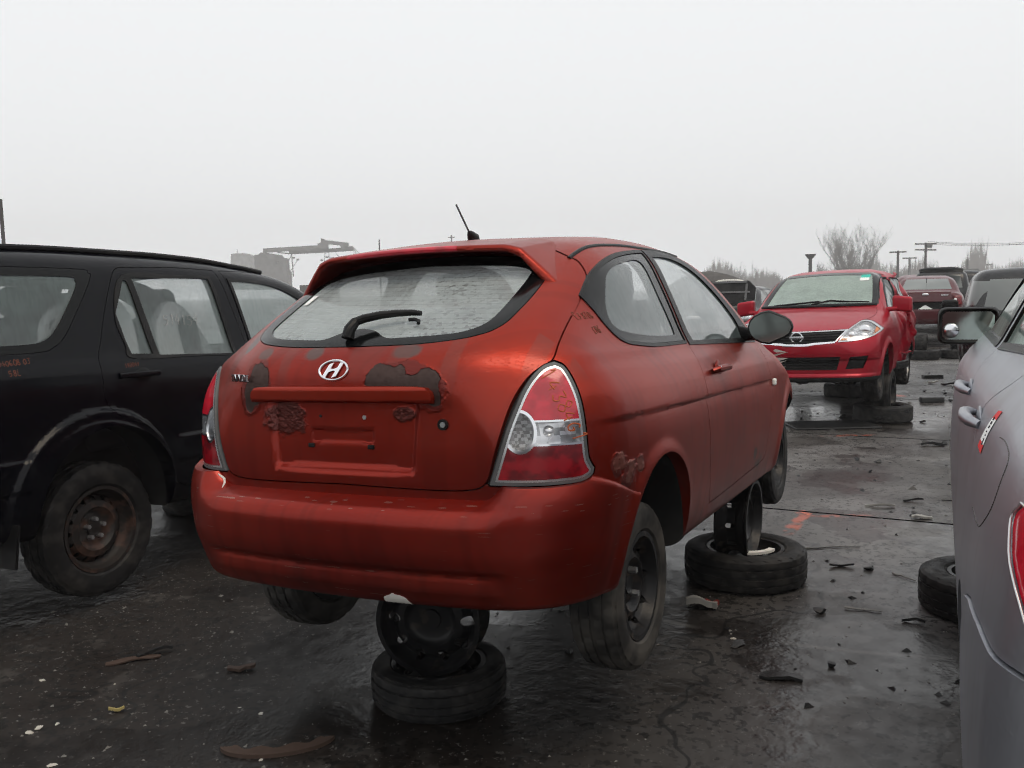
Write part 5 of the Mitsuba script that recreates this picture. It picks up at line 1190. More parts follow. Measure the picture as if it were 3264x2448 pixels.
# ------------------------------------------------------------------ the silver sedan at the right edge, seen along its left flank
yaw = 64.6; D2 = np.array([math.cos(math.radians(yaw)), math.sin(math.radians(yaw))]); Nr = np.array([D2[1], -D2[0]])
pos = D2*2.1 + Nr*(0.085 + 0.893)
GR = rotz(yaw); GT = np.array([pos[0], pos[1], 0.30])
SILVER = paint('silver_paint', (0.36, 0.372, 0.41), (0.21, 0.21, 0.21), 0.12, 0.80, 0.6, 0.20)
sv = Thing('silver_sedan', 'silver four-door car cut by the right edge, black mirror and red and white sticker', 'car', GR, GT)
vb = Body(silver_F, (-1.18, -0.99, 0.12), (3.55, 0.99, 1.62), 0.02, ((0.0, 0.29, 0.34), (2.70, 0.30, 0.345)), wy=0.62, floor=0.28)
vb.dress(sv)
V_RD = catmull([(0.30, 0.92), (0.18, 0.86), (0.10, 0.74), (0.14, 0.60), (0.26, 0.48), (0.40, 0.30), (1.02, 0.28), (1.04, 0.60), (1.02, 0.92), (0.98, 1.18), (0.95, 1.41), (0.62, 1.40), (0.22, 1.30), (0.02, 1.14), (0.08, 1.02)], n=5, sharp=(5, 6, 10))
V_FD = catmull([(1.06, 0.28), (2.00, 0.30), (2.12, 0.6), (2.13, 0.90), (2.10, 1.05), (1.75, 1.235), (1.42, 1.375), (1.2, 1.415), (0.985, 1.42), (1.02, 1.18), (1.055, 0.92), (1.075, 0.60)], n=5, sharp=(0, 1, 4, 8))
V_RW = catmull([(0.10, 1.06), (0.14, 1.16), (0.30, 1.28), (0.62, 1.365), (0.91, 1.375), (0.93, 1.20), (0.97, 1.02)], n=5, sharp=(0, 4, 6))
V_FW = catmull([(1.08, 1.02), (1.04, 1.20), (1.02, 1.38), (1.2, 1.38), (1.42, 1.335), (1.72, 1.205), (2.00, 1.06), (2.02, 1.02)], n=5, sharp=(0, 2, 7))
SED_W = (V_RW.copy(), V_FW.copy())
def lift(P_): P_ = P_.copy(); P_[:, 1] += 0.055*sst(0.75, 0.98, P_[:, 1]); return P_
V_RD, V_FD, V_RW, V_FW = map(lift, (V_RD, V_FD, V_RW, V_FW))
g = 0.003
V_WS = np.array([(-0.66, 1.08), (-0.54, 1.385), (0.54, 1.385), (0.66, 1.08)]); V_BS = np.array([(-0.60, 1.10), (-0.50, 1.37), (0.50, 1.37), (0.60, 1.10)])
V_TL = catmull([(-1.25, 0.985), (-0.82, 0.985), (-0.765, 0.975), (-0.752, 0.957), (-0.80, 0.932), (-0.85, 0.908), (-0.89, 0.875), (-0.95, 0.815), (-1.25, 0.80)], n=5, sharp=(0, 8))
tlp = prism(V_TL, 'y', 0.50, 1.3); tlp = tlp + mirror_y(tlp)
tlg = prism(grow(V_TL, 0.006), 'y', 0.494, 1.3); tlg = tlg + mirror_y(tlg)
body = vb.shell - ys(grow(V_RD, g)) - ys(grow(V_FD, g)) - prism(V_WS, 'x', 1.3, 2.4) - prism(V_BS, 'x', -0.6, 0.4) - tlg
BUMPER = np.array([(-1.3, 0.795), (-0.93, 0.80), (-0.885, 0.800), (-0.822, 0.795), (-0.669, 0.779), (-0.446, 0.744), (-0.30, 0.705), (-0.26, 0.62), (-0.30, 0.40), (-0.33, 0.1), (-1.3, 0.1)])
sv.add('body', body - prism_all(grow(BUMPER, 0.004)), SILVER, F=silver_F)
sv.add('rear_bumper', ((vb.proud - vb.deep) ^ prism_all(BUMPER)) - cyl((0, 0, 0.29), 'y', 0.34, 1.2), SILVER, F=silver_F)
sv.add('cabin_lining', (vb.inn - vb.lin) - ys(V_RW) - ys(V_FW) - prism(V_WS, 'x', 1.3, 2.4) - prism(V_BS, 'x', -0.6, 0.4) - box((2.9, 0, 0.7), (1.2, 3, 2)) - vb.wbig, CABIN, F=silver_F)
for m in halves((vb.shell ^ ys(V_RD)) - ys(V_RW)): sv.add('rear_door', m, SILVER, F=silver_F)
for m in halves((vb.shell ^ ys(V_FD)) - ys(V_FW)): sv.add('front_door', m, SILVER, F=silver_F)
SV_GLASS = foggy('silver_glass', 0.40, (0.62, 0.76, 0.70))
for poly, nm in ((V_RW, 'rear_door_window'), (V_FW, 'front_door_window')):
    for m in halves(vb.frame(ys(poly), ys(grow(poly, -0.020)))): sv.add(nm + '_frame', m, BLACK_PLASTIC, F=silver_F)
    for s_ in (-1, 1): sv.add(nm, vb.sheet(prism(poly, 'y', *sorted((0.3*s_, 1.3*s_)))), SV_GLASS, F=silver_F)
sv.add('windshield', vb.sheet(prism(V_WS, 'x', 1.3, 2.4)), GLASS_FOG, F=silver_F); sv.add('rear_window', vb.sheet(prism(V_BS, 'x', -0.6, 0.4)), GLASS_FOG, F=silver_F)
for m in halves((vb.out - vb.deep) ^ tlp): sv.add('tail_light', m, LENS_RED, F=silver_F)
def sv_side(x_, z_, off=0.0):
    h_ = march(silver_F, (x_, 1.6, z_), (0, -1, 0)); g_ = grad(silver_F, h_[None])[0]; return h_ + g_/np.linalg.norm(g_)*off
rim_l = [sv_side(a, b, 0.004) for a, b in V_TL[(V_TL[:, 0] > -0.99)][::2]]
sv.add('tail_light__edge', tube(np.array(rim_l), 0.0020, 8), CHROME_DULL)
for x_, par in ((0.22, 'rear_door_001__handle'), (0.92, 'front_door_001__handle')):
    hp = [sv_side(x_ + a, 0.950, o_) for a, o_ in ((-0.02, 0.0), (0.0, 0.020), (0.06, 0.030), (0.14, 0.030), (0.19, 0.018), (0.21, 0.0))]
    sv.add(par, tube(np.array(hp), [0.010, 0.013, 0.015, 0.014, 0.012, 0.008], 10), SILVER)
    sv.add(par + '_cup', M3.Manifold.sphere(1, 32).scale([0.060, 0.008, 0.034]).translate(list(sv_side(x_ + 0.07, 0.950, -0.004))), SILVER)
# mirror with a round blind-spot mirror stuck to the glass
c = np.array([2.00, 0.875, 1.105])
def mring(x_, sy, sz, r=0.03): return [M3.Manifold.sphere(r, 12).translate([x_, c[1] + a*sy, c[2] + b*sz]) for a in (-1, 1) for b in (-1, 1)]
shell = M3.Manifold.batch_hull(mring(1.97, 0.082, 0.045) + mring(2.06, 0.060, 0.034) + mring(2.10, 0.03, 0.02)) - M3.Manifold.batch_hull(mring(1.90, 0.076, 0.038, 0.03)).translate([0.045, 0, 0])
sv.add('side_mirror__shell', shell, BLACK_PLASTIC)
sv.add('side_mirror__glass', (M3.Manifold.batch_hull(mring(1.97, 0.078, 0.040, 0.028)) ^ box((1.973, c[1], c[2]), (0.010, 1, 1))), mat('mirror_green', (0.50, 0.58, 0.53), 0.06, 1.0))
sv.add('side_mirror__blind_spot_mirror', M3.Manifold.sphere(1, 32).scale([0.012, 0.030, 0.030]).translate([1.966, c[1] + 0.062, c[2] - 0.020]), CHROME)
sv.add('side_mirror__arm', M3.Manifold.batch_hull([M3.Manifold.sphere(0.03, 10).translate([2.02, 0.80, 1.08]), M3.Manifold.sphere(0.035, 10).translate([2.05, 0.74, 1.06]), M3.Manifold.sphere(0.03, 10).translate([2.02, 0.74, 1.02])]), BLACK_PLASTIC)
# red and white sticker
def flank_patch(x0, z0, x1, z1, w, n=12, off=0.0015):
    t = np.linspace(0, 1, n); a = np.array([x0, z0]); b = np.array([x1, z1]); d_ = (b - a)/np.linalg.norm(b - a); nn = np.array([-d_[1], d_[0]])
    P_ = [sv_side(*(a + (b - a)*k + nn*w*s_), off) for k in t for s_ in (-0.5, 0.5)]
    f = []
    for i in range(n - 1): f += [[2*i, 2*i+2, 2*i+3], [2*i, 2*i+3, 2*i+1]]
    return np.array(P_), np.array(f)
TL_, TR_, BL_, BR_ = (np.array(q) for q in ((-0.028, 1.012), (-0.088, 1.018), (0.055, 0.925), (-0.070, 0.928)))
def label_strip(t0, t1, off=0.0015):
    P_ = []
    for t in np.linspace(t0, t1, 5):
        a_, b_ = TL_ + (BL_ - TL_)*t, TR_ + (BR_ - TR_)*t
        P_ += [sv_side(*(a_ + (b_ - a_)*k), off) for k in (0, 0.5, 1)]
    f = []
    for i in range(4):
        for k in range(2): q = 3*i + k; f += [[q, q+1, q+4], [q, q+4, q+3]]
    return np.array(P_), np.array(f)
sv.add('inventory_sticker', label_strip(0.2, 0.8), PAPER, smooth=False)
sv.add('inventory_sticker__end', label_strip(0.0, 0.2), PAPER_RED, smooth=False); sv.add('inventory_sticker__end', label_strip(0.8, 1.0), PAPER_RED, smooth=False)
sv.add('inventory_sticker__lettering', scrawl('A71-3S2', (-0.035, 0.9, 0.944), (-0.12, 0, 0.95), (-0.95, 0, -0.12), 0.012, 0.0025, F=silver_F, ray=(0, -1, 0), w_=0.10), INK)
fd_ = catmull([(-0.26, 0.993), (-0.36, 1.0), (-0.48, 0.996), (-0.525, 0.975), (-0.53, 0.92), (-0.42, 0.865), (-0.355, 0.852), (-0.264, 0.844), (-0.154, 0.837)], closed=False, n=5)
sv.add('fuel_door_seam', tube(np.array([sv_side(a, b, 0.0) for a, b in fd_]), 0.0011, 6), BLACK_PLASTIC)
wheel(sv, 0.305, 0.19, 0.19, mat4(rotz(180), (2.70, 0.68, 0.16)), nuts=()); wheel(sv, 0.305, 0.19, 0.19, mat4(np.eye(3), (2.70, -0.68, 0.16)), nuts=())
wheel(sv, 0.305, 0.19, 0.19, mat4(rotz(180), (0.0, 0.68, 0.16)), nuts=()); wheel(sv, 0.305, 0.19, 0.19, mat4(np.eye(3), (0.0, -0.68, 0.16)), nuts=())
for y_ in (-0.37, 0.37): seat(sv, 1.10, y_, 0.42, 0.48, FABRIC_DARK)
# ------------------------------------------------------------------ welded stands: a wheel lying flat with a bare rim standing in it
def lying_wheel(x, y, R, r, w, label, rz=0, mt=None, rimmt=None, tilt=0, group=None, rim=True):
    th = Thing('lying_wheel', label, 'wheel', rotz(rz) @ rotx(-90 + tilt), (x, y, w/2 + abs(math.sin(math.radians(tilt)))*R*0.9), group)
    th.add('tyre', mikit.ply(tyre_mesh(R, r, w, 120), smooth=32), mt or RUBBER)
    if rim: th.add('rim', steel_rim(r, w*0.86), rimmt or STEEL_BLACK, smooth=30)
    return th
def standing_rim(x, y, z, r, w, yaw, label, mt=None, tyre=None, group=None, tip=0):
    th = Thing('standing_rim', label, 'wheel rim', rotz(yaw) @ rotx(tip), (x, y, z + r + 0.008), group)
    th.add('rim', steel_rim(r, w), mt or STEEL_BLACK, smooth=30)
    if tyre: th.add('tyre', mikit.ply(tyre_mesh(tyre, r, w*1.15, 60), smooth=32), RUBBER)
    return th
YAWR = math.degrees(math.atan2(HR_[1, 0], HR_[0, 0]))
fl_ = lying_wheel(1.25, 4.80, 0.325, 0.195, 0.19, 'tyre lying flat under the front sill of the orange-red hatchback', 20)
for a0, a1 in ((-1.75, -1.05), (-1.02, -0.62)):
    arc = np.array([(0.165*math.cos(a), 0.165*math.sin(a)) for a in np.linspace(a0, a1, 14)]); arc = np.vstack([arc, (arc*0.80)[::-1]])
    fl_.add('rim_flange', xform(prism(arc, 'z', 0.176, 0.190), np.linalg.inv(fl_.M) @ mat4(np.eye(3), (1.25, 4.80, 0))), WHITE_PLASTIC, smooth=30, label='pale broken ring of wheel cover')
standing_rim(1.22, 4.82, 0.115, 0.205, 0.17, YAWR, 'black steel rim standing on a flat tyre under the hatchback sill')
lying_wheel(-0.31, 3.42, 0.265, 0.175, 0.155, 'small dusty tyre lying flat under the rear bumper of the hatchback', 50)
standing_rim(-0.33, 3.46, 0.10, 0.20, 0.16, YAWR - 76, 'black steel rim upright under the middle of the hatchback bumper')
lying_wheel(-2.35, 6.75, 0.31, 0.19, 0.18, 'tyre lying flat in the gap between the dark SUV and the hatchback')
standing_rim(-2.30, 6.78, 0.10, 0.19, 0.16, 65, 'rim standing on the tyre behind the dark SUV wheel', STEEL_RUST)
lying_wheel(2.27, 4.22, 0.31, 0.17, 0.20, 'tyre lying flat, half hidden by the silver car', 0)
# under the crimson compact
lying_wheel(4.34, 10.50, 0.33, 0.20, 0.20, 'tyre lying flat below the front wheel of the crimson compact', 0)
standing_rim(4.38, 10.55, 0.10, 0.20, 0.17, 60, 'rim upright on the tyre below the crimson compact headlight', STEEL_BLACK, 0.29)
lying_wheel(4.83, 12.95, 0.32, 0.20, 0.19, 'tyre lying flat in the shade beneath the crimson compact bumper', 0)
standing_rim(4.86, 12.97, 0.10, 0.20, 0.17, 60, 'rim upright in shade beneath the middle of the crimson compact', STEEL_BLACK)
# the row of empty stands further along
for k, (x, y) in enumerate(((8.82, 19.3), (9.56, 19.35), (10.26, 19.4))):
    nm = ('left', 'middle', 'right')[k]
    lying_wheel(x, y, 0.33, 0.20, 0.20, f'tyre lying flat in the row of three stands beyond the aisle, {nm} one', 0, group=None)
    standing_rim(x + (-0.02, 0.02, 0.03)[k], y + 0.05, 0.16, 0.165, 0.20, 63 + 4*k, f'small wheel upright on the {nm} tyre of the three far stands', STEEL_BLACK, 0.225)
# ------------------------------------------------------------------ further cars
def at(u, depth): return (u*1.4756 - 1632)/2878*depth
def quick_car(name, label, F, lo, hi, yaw, x, y, z, pm, wheels, wins, xw=(), h=0.042, holes=(), R=0.30, tilt=0):
    """a far car: painted body, window panes, wheels"""
    th = Thing(name, label, 'car', rotz(yaw) @ roty(tilt), (x, y, z))
    key = ('body', F.__name__)
    if key not in _cache: _cache[key] = build_solids(F, lo, hi, h, (0.0, -0.012), (-0.06,))
    B_ = _cache[key]; o_, i_, n_ = B_[0.0], B_[-0.012], B_[-0.06]
    w_ = M3.Manifold()
    for wx_, wz_, wr_ in wheels: w_ = w_ + cyl((wx_, 0.95, wz_), 'y', wr_, 0.36, 32) + cyl((wx_, -0.95, wz_), 'y', wr_, 0.36, 32)
    cut = M3.Manifold()
    for p in wins: cut = cut + ys(p)
    for p, a, b in xw: cut = cut + prism(p, 'x', a, b)
    for hh in holes: w_ = w_ + hh
    th.add('body', (o_ - n_ - w_) - cut, pm, F=F)
    gl = (o_ - i_) ^ cut
    gl = gl.translate([0, 0, 0])
    for q in gl.decompose():
        if q.volume() > 2e-4: th.add('window', q, FAR_GLASS, F=F)
    for wx_, wz_, wr_ in wheels:
        for sd in (-1, 1):
            wheel(th, R, R*0.62, 0.19, mat4(rotz(180) if sd > 0 else np.eye(3), (wx_, 0.68*sd, wz_ - 0.06)), nuts=(), rough=True)
    return th
FAR_GLASS = mat('far_glass', lambda p, n, uv: mix((0.10, 0.115, 0.115), (0.21, 0.225, 0.22), fbm(p.x*2, p.y*2, p.z*2, 2)), 0.12, 0, 0.8)
PLUM = paint('plum_paint', (0.075, 0.008, 0.012), (0.07, 0.05, 0.05), 0.14, 0.2, 0.9, 0.25)
DARKCAR = paint('dark_paint', (0.010, 0.0105, 0.012), (0.035, 0.034, 0.033), 0.14, 0.1, 0.8, 0.35)
GREYCAR = paint('grey_paint', (0.10, 0.105, 0.105), (0.07, 0.065, 0.06), 0.14, 0.3, 0.8, 0.3)
WHITECAR = paint('white_paint', (0.62, 0.63, 0.63), (0.25, 0.24, 0.23), 0.14, 0.0, 0.8, 0.3)
SED = dict(F=sedan_F, lo=(-1.2, -0.98, 0.1), hi=(3.6, 0.98, 1.56), wheels=((0.0, 0.30, 0.35), (2.70, 0.31, 0.35)), wins=SED_W)
SUVK = dict(F=suv_F, lo=(-1.05, -1.0, 0.12), hi=(3.55, 1.0, 1.8), wheels=((0.0, 0.35, 0.43), (2.62, 0.36, 0.42)), wins=(SQC, R_BIG, FW), R=0.33)
COM = dict(F=compact_F, lo=(-1.0, -0.98, 0.12), hi=(3.55, 0.98, 1.64), wheels=((0.0, 0.30, 0.34), (2.6, 0.31, 0.35)), wins=(C_DW, C_RDW))
def raised(th, poly, axis, a, b, mtl, part): th.add(part, prism(poly, axis, a, b), mtl, smooth=30)

def lid(th, x_, z_, ang, L_, mtl, part, w_=1.30):
    """a raised hood or tailgate: thin rounded panel with a rib frame on its underside, hinged at (x_, z_)"""
    pl_ = M3.Manifold.extrude(M3.CrossSection([np.array([(0, -w_/2), (L_*0.7, -w_/2), (L_, -w_*0.36), (L_, w_*0.36), (L_*0.7, w_/2), (0, w_/2)])], M3.FillRule.NonZero), 0.03)
    M_ = mat4(roty(-ang), (x_, 0, z_)); th.add(part, xform(pl_, M_), mtl, smooth=30)
    rib = cat(box((L_*0.93, 0, -0.012), (0.05, w_*0.66, 0.02)), box((L_*0.5, 0, -0.012), (0.04, w_*0.8, 0.02)), box((L_*0.5, w_*0.33, -0.012), (L_*0.7, 0.05, 0.02)), box((L_*0.5, -w_*0.33, -0.012), (L_*0.7, 0.05, 0.02)))
    th.add(part + '__rib_frame', xform(rib, M_), TRIM_GREY, smooth=30)
# plum sedan, tail towards us, its lid ajar over an empty boot
px0, py0 = at(2001, 23.0), 23.0
lid_open = prism(np.array([(-0.55, 0.60), (0.55, 0.60), (0.60, 0.78), (-0.60, 0.78)]), 'x', -1.4, -0.8)
pl = quick_car('plum_sedan', 'plum sedan seen from behind, dark gap where its trunk stands ajar', yaw=64, x=px0 + 0.42, y=py0 + 0.9, z=0.36, pm=PLUM, xw=((V_BS, -0.6, 0.4), (V_WS, 1.3, 2.4)), holes=(lid_open,), **SED)
pl.add('trunk_lid', cat(rbox((-1.07, 0, 0.90), (0.05, 1.18, 0.24), 0.02, (0, 6, 0)), rbox((-0.82, 0, 1.035), (0.52, 1.18, 0.04), 0.015, (0, -4, 0))), PLUM)
pl.add('trunk_void', box((-0.99, 0, 0.69), (0.03, 1.14, 0.17)), BLACK_MATTE)
pl.add('emblem', M3.Manifold.sphere(1, 24).scale([0.012, 0.075, 0.035]).translate([-1.10, 0, 0.975]), CHROME)
for y_, w_ in ((0.46, 0.16), (-0.44, 0.17)): pl.add('badge', rbox((-1.10, y_, 0.955), (0.012, w_, 0.03), 0.004), CHROME_DULL)
for sd in (-1, 1):
    n0 = 'tail_light' if sd < 0 else 'tail_light_001'
    pl.add(n0 + '__lens', rbox((-0.985, sd*0.735, 0.82), (0.10, 0.20, 0.24), 0.04, (0, 0, -sd*28)), LENS_RED_DEEP)
    pl.add(n0 + '__reverse_lens', rbox((-1.045, sd*0.685, 0.80), (0.05, 0.07, 0.16), 0.02, (0, 0, -sd*20)), PAPER)
pl.add('rag', trimesh.Trimesh(*[np.array([(-1.09, -0.18, 0.605), (-1.09, 0.16, 0.605), (-1.06, 0.0, 0.71), (-1.02, 0.02, 0.61)]), np.array([[0, 2, 1], [0, 3, 2], [1, 2, 3]])], process=False), PAPER, smooth=False)
pl.add('aerial', tube([(-0.15, 0, 1.27), (-0.22, 0, 1.40)], 0.008, 6), BLACK_PLASTIC)
# maroon hatch standing behind it, only its roof shows
WX_S = ((WSUV, 1.4, 2.8), (rwin, -1.2, -0.5)); WX_C = ((C_WSC, 1.2, 2.6),)
quick_car('maroon_car', 'maroon car whose rounded roof rises behind the plum sedan', yaw=64, x=at(1992, 30) + 0.5, y=31.5, z=0.42, pm=PLUM, **COM)
# grey-green wagon with its tailgate up
wg = quick_car('grey_wagon', 'dark grey wagon with its tailgate raised, right of the plum sedan', yaw=64, x=at(2082, 28), y=29.5, z=0.34, pm=DARKCAR, xw=WX_S, **{**SUVK, 'wins': (R_BIG, FW)})
lid(wg, -0.74, 1.64, 172, 0.85, DARKCAR, 'tailgate', 1.24)
wg.add('side_mirror', rbox((1.9, 0.98, 1.12), (0.10, 0.20, 0.13), 0.03), BLACK_PLASTIC)
for k, (u, d, kind, pm, up, nm, lab) in enumerate(((2074, 33, SUVK, DARKCAR, 0, 'dark_suv', 'dark SUV third in the far row, just behind the grey wagon'), (2087, 37, SED, GREYCAR, 1, 'grey_sedan', 'grey sedan with hood raised, fourth in the far row'), (2096, 43, COM, DARKCAR, 0, 'dark_hatchback', 'dark hatchback fifth in the far row'), (2104, 50, SUVK, GREYCAR, 0, 'grey_suv', 'grey SUV sixth in the far row'), (2110, 58, SED, DARKCAR, 1, 'dark_sedan', 'dark sedan with hood raised near the far end of the row'), (2116, 68, COM, GREYCAR, 0, 'grey_hatchback', 'grey hatchback near the far end of the row'), (2121, 82, SUVK, DARKCAR, 0, 'dark_suv', 'dark SUV at the far end of the row'), (1955, 38, COM, WHITECAR, 0, 'white_car', 'white car glimpsed between the crimson compact and the plum sedan'), (1930, 52, SED, GREYCAR, 0, 'grey_sedan', 'grey sedan far behind the crimson compact roof'))):
    th = quick_car(nm, lab, yaw=64, x=at(u, d), y=float(d), z=0.38, pm=pm, **kind)
    if up: lid(th, 2.25, 1.03, 58, 0.95, pm, 'hood')
# dark SUV ahead of the silver sedan, its rear glass missing
ds = quick_car('dark_suv', 'charcoal SUV standing just beyond the silver car mirror, window glass wound down', yaw=64.0, x=7.05, y=12.2, z=0.10, pm=DARKCAR, xw=WX_S, **{**SUVK, 'wins': (SQC, R_BIG, FW)})
ds.add('side_mirror', rbox((1.98, 1.02, 1.15), (0.12, 0.24, 0.16), 0.04), BLACK_PLASTIC)
# unseen cars added behind the viewpoint so the near panels mirror something dark
for k, (c_, kind, pm, nm, lab) in enumerate(((-7.6, SUVK, DARKCAR, 'dark_suv', 'unseen dark SUV added behind the viewpoint for reflections, leftmost'), (-5.0, SED, GREYCAR, 'grey_sedan', 'unseen grey sedan added behind the viewpoint for reflections'), (-2.5, SUVK, DARKCAR, 'dark_suv', 'unseen dark SUV added behind the viewpoint for reflections, second'), (0.1, COM, PLUM, 'maroon_car', 'unseen maroon car added behind the viewpoint for reflections'), (2.8, SUVK, DARKCAR, 'dark_suv', 'unseen dark SUV added behind the viewpoint for reflections, rightmost'))):
    q_ = E0*(-6.4) + N0*c_
    quick_car(nm, lab, yaw=-116.5, x=float(q_[0]), y=float(q_[1]), z=0.40, pm=pm, **kind)
# black car with its bonnet up, between the two red cars
bk = quick_car('black_car', 'black car with its hood raised, between the hatchback and the crimson compact', yaw=-116, x=6.15, y=23.5, z=0.12, pm=DARKCAR, xw=WX_C, **COM)
lid(bk, 2.36, 1.10, 118, 0.62, BLACK_PLASTIC, 'hood', 1.25)
bk.add('hood__edge_strip', tube([(2.07, y_, 1.66 - 0.10*(abs(y_)/0.45)**3) for y_ in np.linspace(-0.46, 0.46, 15)], 0.028, 8), WHITE_PLASTIC)
bk.add('engine', cat(rbox((2.85, 0.1, 0.95), (0.5, 0.7, 0.22), 0.05), rbox((2.85, -0.45, 0.95), (0.3, 0.25, 0.2), 0.04)), ENGINE)
for sd in (-1, 1): bk.add('headlight', rbox((3.16, sd*0.6, 0.78), (0.20, 0.34, 0.16), 0.05, (0, 0, -sd*20)), REFLECTOR_DULL)

# ------------------------------------------------------------------ far structures and trees
GREYST = mat('weathered_steel', lambda p, n, uv: mix((0.15, 0.15, 0.15), (0.09, 0.085, 0.083), fbm(p.x*0.5, p.y*0.5, p.z*0.25, 4)), 0.8)  # lightened: part of the fog fade is put into this colour
WOODP = mat('pole_wood', (0.045, 0.042, 0.04), 0.9)
BARK = mat('bark', (0.15, 0.14, 0.135), 0.9)
def P(u, v, d):                              # full-photo pixel and depth -> a place in the yard
    r = CB @ np.array([(u - 1632)/2878.18, (v - 1224)/2878.18, 1.0]); return CAM + r*d/r[1]
def crop(x, y): return 700 + x*0.22604, 720 + y*0.22604
DG = 440.0
gt = Thing('loading_gantry', 'pale grey tower and long loading boom dim in the fog', 'industrial structure')
def gp(x, y, dd=0): return P(*crop(x, y), DG + dd)
def bar_(a, b, r, part, n=6): gt.add(part, tube([a, b], r, n), GREYST)
def plate(pts, th, part, dd=0):
    a = np.array([gp(x, y, dd) for x, y in pts]); m = prism(a[:, [0, 2]], 'y', -th/2, th/2); gt.add(part, m.translate([0, float(a[:, 1].mean()), 0]), GREYST, smooth=30)
plate([(512, 410), (560, 410), (600, 380), (640, 378), (860, 410), (900, 450), (960, 460), (975, 640), (1000, 640), (1010, 900), (520, 900)], 5.0, 'tower')
for x0, x1, y0, y1 in ((780, 820, 490, 525), (835, 850, 490, 530), (862, 880, 495, 530)):
    plate([(x0, y0), (x1, y0), (x1, y1), (x0, y1)], 0.3, 'tower__window', -2.7)
plate([(620, 320), (1390, 275), (1390, 250), (1435, 240), (1435, 178), (1470, 182), (1480, 200), (1815, 240), (1815, 280), (1735, 330), (1700, 275), (1530, 260), (1530, 320), (620, 380)], 2.2, 'upper_boom')
plate([(985, 352), (1530, 322), (1720, 310), (1830, 288), (1880, 288), (1890, 350), (1530, 375), (985, 400)], 2.2, 'lower_boom', 3)
bar_(gp(1015, 395), gp(1042, 715), 0.28, 'strut'); bar_(gp(930, 580), gp(1015, 410), 0.18, 'strut'); bar_(gp(990, 650), gp(1100, 480), 0.14, 'strut'); bar_(gp(985, 650), gp(985, 740), 0.18, 'strut')
for a, b in (((1480, 400), (1475, 560)), ((1540, 375), (1550, 560)), ((1640, 390), (1690, 440)), ((1690, 430), (1690, 520)), ((1550, 445), (1680, 445)), ((1895, 350), (1895, 470)), ((1480, 400), (1500, 385)), ((1890, 320), (1960, 440)), ((1870, 290), (2010, 430))):
    bar_(gp(*a), gp(*b), 0.16, 'strut')
bar_(gp(820, 375, 2), gp(990, 392, 2), 0.30, 'strut')
for x, y in ((1105, 475), (1045, 450), (1440, 484), (1515, 440), (1840, 432)): gt.add('flood_lamp', rbox(gp(x, y), (1.3, 1.0, 0.8), 0.2), GREYST)
# faint buildings behind it
fb = Thing('far_building', 'blurred pale plant building left of the gantry, almost lost in fog', 'building')
a = [P(*crop(x, y), 800) for x, y in ((210, 400), (380, 390), (500, 430), (505, 900), (190, 900))]
fb.add('wall', prism(np.array(a)[:, [0, 2]], 'y', 790, 810), GREYST, smooth=30); fb.add('mast', tube([P(*crop(250, 400), 800), P(*crop(250, 335), 800)], 0.35, 6), GREYST)
def pole(u, v0, v1, d, r, label, name='light_pole', cat_='pole'):
    a, b = P(u, v1, d), P(u, v0, d); a = np.array([b[0], b[1], -0.2]); return Thing(name, label, cat_), a, b, r
th, a, b, r = pole(819*1.4756, 517*1.4756, 0, 120, 0.10, 'thin bare pole between the gantry and the hatchback aerial', 'mast'); th.add('shaft', tube([a, b], [0.14, 0.08], 8), GREYST)
th, a, b, r = pole(975*1.4756, 508*1.4756, 0, 420, 0.4, 'pylon barely visible in fog just left of the hatchback aerial', 'pylon', 'pylon'); th.add('shaft', tube([a, b], [0.8, 0.35], 6), GREYST); th.add('crossarm', tube([b + [-1.6, 0, -1.0], b + [1.6, 0, -1.0]], 0.22, 6), GREYST)
th, a, b, r = pole(1, 635, 0, 14.0, 0.05, 'dark lamp post cut by the left edge of the view', 'lamp_post', 'lamp post'); th.add('shaft', tube([a, b], [0.032, 0.026], 12), GREYST)
th, a, b, r = pole(1750.5*1.4756, 553*1.4756, 0, 60, 0.1, 'lamp post with a broad twin head above the crimson compact', 'lamp_post', 'lamp post'); th.add('shaft', tube([a, b], [0.13, 0.11], 10), GREYST)
th.add('lamp_head', M3.Manifold.batch_hull([box(b + [0, 0, 0.10], (0.60, 0.4, 0.04)), box(b + [0, 0, -0.14], (0.26, 0.26, 0.04))]), GREYST, smooth=30)
heads = []
for k, (u, v, d, w_, arms, lab) in enumerate(((1940, 542, 190, 36, 1, 'nearer cross-armed utility pole right of the bare tree'), (1965, 556, 300, 30, 1, 'smaller cross-armed pole between two taller ones'), (2000, 524, 170, 46, 2, 'tall utility pole with two cross-arms and a transformer'), (2090, 560, 260, 0, 0, 'plain thin pole over the far end of the car row'), (2126, 571, 450, 34, 1, 'faintest cross-armed pole at the far right'))):
    b = P(u*1.4756, v*1.4756, d); a = np.array([b[0], b[1], -0.2]); th = Thing('utility_pole', lab, 'utility pole')
    th.add('shaft', tube([a, b], [0.0016*d, 0.0012*d], 8), WOODP)
    hw = w_*1.4756/2878*d/2
    if arms: 
        th.add('crossarm', tube([b + [-hw, 0, -0.25], b + [hw, 0, -0.22]], 0.0008*d, 6), WOODP); heads.append((b, hw))
    if arms == 2:
        z2 = -16*1.4756/2878*d
        th.add('crossarm', tube([b + [-hw*1.0, 0, z2 + 0.1], b + [hw, 0, z2]], 0.0008*d, 6), WOODP); th.add('transformer', cyl(b + np.array([0.6, 0, -0.6]), 'x', 0.4, 0.45, 16), GREYST)
hp, hw = heads[2 - 0] if len(heads) > 2 else heads[0]
